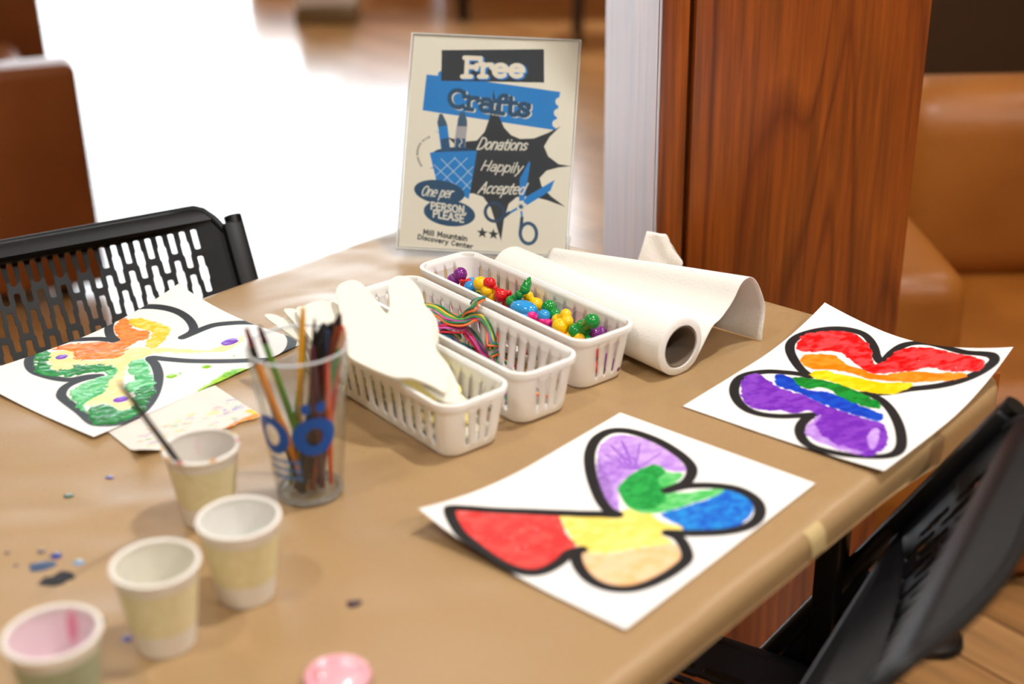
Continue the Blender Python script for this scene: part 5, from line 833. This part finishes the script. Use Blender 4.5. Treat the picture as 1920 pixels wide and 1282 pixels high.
lg.build('logo_print', M['blue_print'], gl)['label'] = 'blue printed ring letters'
b = MB()
for i in range(9):
    for j in range(3):
        az = math.radians(-62 + i * 6.2); z = 0.047 - j * 0.008; zz3 = 0.0018 + 0.0012 * ((i * 7 + j * 3) % 3) / 2
        b.add([on_glass(fr_ + az + s2 * 0.035, z + t * zz3) for s2, t in ((-1, -1), (1, -1), (1, 1), (-1, 1))], [(0, 1, 2, 3)])
b.build('small_print', mat('pale_blue_print', (70, 120, 186), 0.4), gl, smooth=False)

# pink object at the front edge
pk = empty('pink_craft_piece', (-0.128, 0.762, T + 0.001)); tag(pk, 'glossy pink rounded craft piece at the bottom edge, cut off by the frame', 'craft piece')
b = MB()
rows = []
for i in range(21):
    t = 2 * PI * i / 20; rows.append([(0.024 * q * math.cos(t) * (1 + 0.08 * math.sin(3 * t)), 0.027 * q * math.sin(t), 0.011 * (1 - q ** 3) + 0.0012 * math.cos(t * 2) * q) for q in (0.01, 0.3, 0.6, 0.8, 0.92, 1.0)])
b.grid(rows[:-1], True); o = b.build('shell', M['pink'], pk)
b = MB(); b.lathe([(0.021 + 0.003 * math.cos(t), 0.004 + 0.003 * math.sin(t)) for t in np.linspace(0, 2 * PI, 11)[:-1]], n=36, close=True); b.build('rolled_edge', M['pink'], pk)

# ------------------------------------------------------------------ perforated nesting chairs
TILT = 0.60; PHI = math.atan(TILT); SP, CP = math.sin(PHI), math.cos(PHI); TOP = 0.79; HW = 0.235
def back_pt(x, s2, d_=0.0, bow=0.046):      # s2 measured down the slope from the post top
    k = -bow * max(0, 1 - (x / HW) ** 2) + d_
    return (x, s2 * SP + k * CP, TOP - s2 * CP + k * SP)
def slot(cx, s0, s1, w_, bulge):
    h = w_ / 2; c = 0.0016; L = s1 - s0
    if not bulge: return [(cx - h + c, s0), (cx + h - c, s0), (cx + h, s0 + c), (cx + h, s1 - c), (cx + h - c, s1), (cx - h + c, s1), (cx - h, s1 - c), (cx - h, s0 + c)]
    g = 0.0014; m0, m1 = s0 + L * 0.34, s0 + L * 0.62; e = 0.003
    return [(cx - h + c, s0), (cx + h - c, s0), (cx + h, s0 + c), (cx + h, m0 - e), (cx + h + g, m0), (cx + h + g, m1), (cx + h, m1 + e), (cx + h, s1 - c), (cx + h - c, s1), (cx - h + c, s1), (cx - h, s1 - c), (cx - h, m1 + e), (cx - h - g, m1), (cx - h - g, m0), (cx - h, m0 - e), (cx - h, s0 + c)]
def panel_shape(hw, s_top, s_bot, first, arch, rr=0.035):
    out = []
    for a in np.linspace(180, 90, 7): out.append((-hw + rr + rr * math.cos(math.radians(a)), s_top + rr - rr * math.sin(math.radians(a))))
    xs = np.linspace(-hw + rr, hw - rr, 61)[1:-1]; out += [(x, s_top) for x in xs]
    for a in np.linspace(90, 0, 7): out.append((hw - rr + rr * math.cos(math.radians(a)), s_top + rr - rr * math.sin(math.radians(a))))
    out += [(hw, s) for s in np.linspace(s_top + rr, s_bot, 12)[1:]]; out += [(x, s_bot) for x in np.linspace(hw, -hw, 61)[1:-1]]; out += [(-hw, s) for s in np.linspace(s_bot, s_top + rr, 12)[:-1]]
    holes = []; pitch = 0.0142; nc = int((hw - 0.03) / pitch)
    for i in range(-nc, nc + 1):
        s = first; k = 0
        while s < s_bot - 0.04:
            short = (i % 2 and k == 0); l = 0.026 if short else 0.047
            e = min(s + l, s_bot - 0.022)
            if e - s > 0.012: holes.append(slot(i * pitch, s, e, 0.0078, not short and e - s > 0.03))
            s = e + 0.0085; k += 1
    return [out] + holes
def chair(loc, rz, label):
    root = empty('nesting_chair', loc, rz); tag(root, label, 'chair', 'black perforated nesting chairs at the table')
    vs, fs = fill2d(panel_shape(0.222, -0.018, 0.188, 0.007, 0), thick=0.004)
    b = MB(); b.add([back_pt(x, s - 0.010 * (1 - (x / HW) ** 2) * max(0, 1 - (s + 0.018) / 0.1), z) for x, s, z in vs], fs); b.build('backrest', M['black'], root, angle=30)
    tp_ = [back_pt(x, -0.018 + 0.0002 - 0.010 * (1 - (x / HW) ** 2) + 0.036 * max(0, (abs(x) - 0.190) / 0.032) ** 2, 0.0) for x in np.linspace(-0.222, 0.222, 45)]
    b = MB(); b.tube(tp_, 0.0052, 10); b.build('top_rim', M['black'], root)
    for sx_ in (-1, 1):
        b = MB(); b.tube([(sx_ * HW, 0.0, TOP), (sx_ * HW, 0.60 * TILT, TOP - 0.60), (sx_ * HW, (TOP - 0.012) * TILT, 0.012)], 0.0115, 14, flat=1.0); b.build('side_post', M['black_metal'], root)
        b = MB(); R_ = Matrix.Rotation(PHI, 3, 'X'); b.box(back_pt(sx_ * (HW - 0.004), 0.094, 0.004), (0.026, 0.018, 0.172), 0.005, 2, R_); b.build('post_sleeve', M['black'], root)
        b = MB(); b.tube([(sx_ * 0.214, 0.105, 0.52), (sx_ * 0.218, -0.06, 0.012)], 0.011, 12); b.build('rear_leg', M['black_metal'], root)
        b = MB(); b.tube([(sx_ * (HW - 0.030), 0.098, 0.535), (sx_ * (HW + 0.016), 0.098, 0.535)], 0.023, 18); b.build('pivot_knob', M['black'], root)
        b = MB(); pl = [(0.125, 0.575), (0.09, 0.56), (0.074, 0.528), (0.088, 0.49), (0.15, 0.435), (0.216, 0.428), (0.19, 0.47), (0.156, 0.53)]
        b.add([(sx_ * HW - 0.004, y, z) for y, z in pl] + [(sx_ * HW + 0.004, y, z) for y, z in pl], [tuple(range(8)), tuple(range(8, 16))[::-1]] + [(i, 8 + i, 8 + (i + 1) % 8, (i + 1) % 8) for i in range(8)]); b.build('hinge_bracket', M['black'], root, smooth=False)
        b = MB(); b.box((sx_ * 0.212, 0.28, 0.425), (0.022, 0.34, 0.05), 0.006, 2); b.build('seat_rail', M['black'], root)
        for yy in ((TOP - 0.012) * TILT, -0.062): b = MB(); b.ball((sx_ * (HW if yy > 0 else 0.218), yy, 0.012), 0.017, 1, 1, 0.7); b.build('foot_cap', M['black'], root)
    vs, fs = fill2d(panel_shape(0.20, 0.0, 0.43, 0.03, 0, 0.03), thick=0.004)
    b = MB(); b.add([(x, 0.09 + s, 0.452 + z - 0.012 * (1 - (x / 0.2) ** 2)) for x, s, z in vs], fs); b.build('seat', M['black'], root, angle=30)
    b = MB(); b.tube([(-0.2, 0.53, 0.44), (0.2, 0.53, 0.44)], 0.009, 10); b.build('seat_bar', M['black_metal'], root)
    return root
chair((-0.565, 1.534, 0), math.atan2(-0.495, -0.869), 'black chair with slotted back at the far left side of the table')
chair((0.331, 0.870, 0), math.atan2(0.85, 0.527), 'black chair with slotted back at lower right, seen blurred over its top rim')

# ------------------------------------------------------------------ sofas and far things
def sofa_piece(name, root, c, d_, bev, m, seg=5):
    b = MB(); b.box(c, d_, bev, seg); return b.build(name, m, root, angle=60)
sf = empty('leather_sofa', (1.6, 2.26, 0)); tag(sf, 'tan leather sofa behind the pillar at right', 'sofa')
sofa_piece('base', sf, (0.05, 0.05, 0.12), (1.85, 0.80, 0.20), 0.03, M['leather_dark'])
sofa_piece('arm', sf, (-0.97, 0.06, 0.31), (0.17, 0.86, 0.56), 0.05, M['leather'])
sofa_piece('arm', sf, (1.07, 0.06, 0.31), (0.17, 0.86, 0.56), 0.05, M['leather'])
for k in range(2): sofa_piece('seat_cushion', sf, (-0.40 + 0.94 * k, 0.02, 0.28), (0.93, 0.72, 0.19), 0.06, M['leather'])
sofa_piece('back_frame', sf, (0.05, 0.42, 0.36), (1.95, 0.14, 0.68), 0.05, M['leather_dark'])
for k in range(2): sofa_piece('back_cushion', sf, (-0.44 + 0.90 * k, 0.27, 0.545), (0.88, 0.22, 0.40), 0.09, M['leather'])
for sx_ in (-1, 1):
    for sy_ in (-0.3, 0.4): b = MB(); b.tube([(0.05 + sx_ * 0.85, sy_, 0.0), (0.05 + sx_ * 0.85, sy_, 0.06)], [0.02, 0.028], 14); b.build('leg', M['dark_wood'], sf)
s2_ = empty('leather_settee', (-1.735, 3.56, 0), math.radians(21)); tag(s2_, 'brown leather settee showing its flat boxy arm at the left edge', 'settee')
sofa_piece('arm', s2_, (-0.08, -0.36, 0.335), (1.22, 0.15, 0.59), 0.025, M['leather_dark'])
sofa_piece('base', s2_, (-0.12, 0.50, 0.13), (1.04, 1.60, 0.18), 0.03, M['leather_dark'])
sofa_piece('seat_cushion', s2_, (-0.02, 0.46, 0.315), (0.90, 1.48, 0.19), 0.06, M['leather_dark'])
sofa_piece('backrest', s2_, (-0.58, 0.50, 0.34), (0.20, 1.56, 0.60), 0.06, M['leather_dark'])
sofa_piece('arm', s2_, (-0.08, 1.34, 0.335), (1.22, 0.15, 0.59), 0.025, M['leather_dark'])
for sx_ in (-0.6, 0.42):
    for sy_ in (-0.36, 1.32): b = MB(); b.tube([(sx_, sy_, 0), (sx_, sy_, 0.05)], 0.022, 12); b.build('leg', M['dark_wood'], s2_)
cu_ = empty('throw_pillow', (-1.66, 3.62, 0.405)); tag(cu_, 'tan rounded pillow on the settee at the top left corner', 'pillow')
b = MB(); b.ball((0, 0, 0.27), 0.27, 1.0, 0.62, 1.0); b.build('pillow_body', M['cushion'], cu_)
b = MB(); b.lathe([(0.267, 0.27), (0.274, 0.274), (0.274, 0.266)], close=True); o = b.build('piping', M['leather_dark'], cu_); o.scale = (1, 0.62, 1)
# things on the far floor
wb = empty('white_bin', (-0.96, 7.3, 0)); tag(wb, 'white box, brown block at its foot standing in for shadow, far off at the top, left of the poster', 'box')
b = MB(); b.box((0, 0, 0.20), (0.30, 0.28, 0.22), 0.02, 2); b.build('bin_body', M['bin'], wb); b = MB(); b.box((0, 0, 0.045), (0.32, 0.30, 0.09), 0.01, 2); b.build('base_block', mat('bin_foot_shade', (120, 100, 70), 0.6), wb)  # brown lower block stands in for the shadow at the box foot
tb = empty('dark_wooden_table', (0.55, 7.6, 0)); tag(tb, 'dark wooden table whose legs show far off above the poster', 'table')
b = MB(); b.box((0, 0, 0.73), (1.9, 0.9, 0.04), 0.008, 2); b.build('tabletop', M['dark_wood'], tb)
for x, y in ((-0.78, -0.38), (0.72, -0.38), (-0.78, 0.38), (0.72, 0.38)): b = MB(); b.tube([(x, y, 0.0), (x, y, 0.72)], [0.03, 0.045], 12); b.build('leg', M['dark_wood'], tb)
ch2 = empty('wooden_stool', (0.55, 6.7, 0)); tag(ch2, 'dark wooden stool in front of the far table', 'stool')
b = MB(); b.box((0, 0, 0.60), (0.4, 0.36, 0.04), 0.01, 2); b.build('seat', M['dark_wood'], ch2)
for x in (-0.17, 0.17):
    for y in (-0.15, 0.15): b = MB(); b.tube([(x * 1.15, y * 1.15, 0), (x, y, 0.59)], 0.018, 10); b.build('leg', M['dark_wood'], ch2)
b = MB(); b.tube([(-0.18, -0.16, 0.25), (0.18, -0.16, 0.25)], 0.012, 8); b.build('rung', M['dark_wood'], ch2)
def case(name, x0, x1, h, label, cat):  # unseen furniture forms, added to cut off the window's reflection in the floor
    o = empty(name, ((x0 + x1) / 2, 8.75, 0)); tag(o, label, cat); w_ = x1 - x0
    b = MB(); b.box((0, 0, 0.05 + (h - 0.05) / 2), (w_, 0.45, h - 0.05), 0.01, 2); b.build('carcass', M['brown_wood'], o); b = MB(); b.box((0, 0, 0.025), (w_ - 0.06, 0.4, 0.05)); b.build('base_block', M['dark_wood'], o)
case('bench_blocker', -1.62, -1.12, 0.42, 'unseen low bench form, added to block window glare on the far floor', 'bench')
case('sideboard_blocker', -1.10, -0.42, 0.74, 'unseen sideboard form, added to block window glare beside the white box', 'sideboard')
case('cabinet_blocker', -0.40, 2.2, 1.25, 'unseen long cabinet form, added to block window glare behind the dark table', 'cabinet')
ft = empty('pedestal_stool', (0.675, 1.765, 0)); tag(ft, 'dark post on a round black foot at the lower right', 'stool')
b = MB(); b.lathe([(0.0005, 0), (0.042, 0), (0.046, 0.006), (0.044, 0.016), (0.030, 0.024), (0.026, 0.03)]); b.build('foot', M['black'], ft)
b = MB(); b.lathe([(0.025, 0.026), (0.026, 0.1), (0.028, 0.30)], n=24); b.build('post', M['dark_wood'], ft)
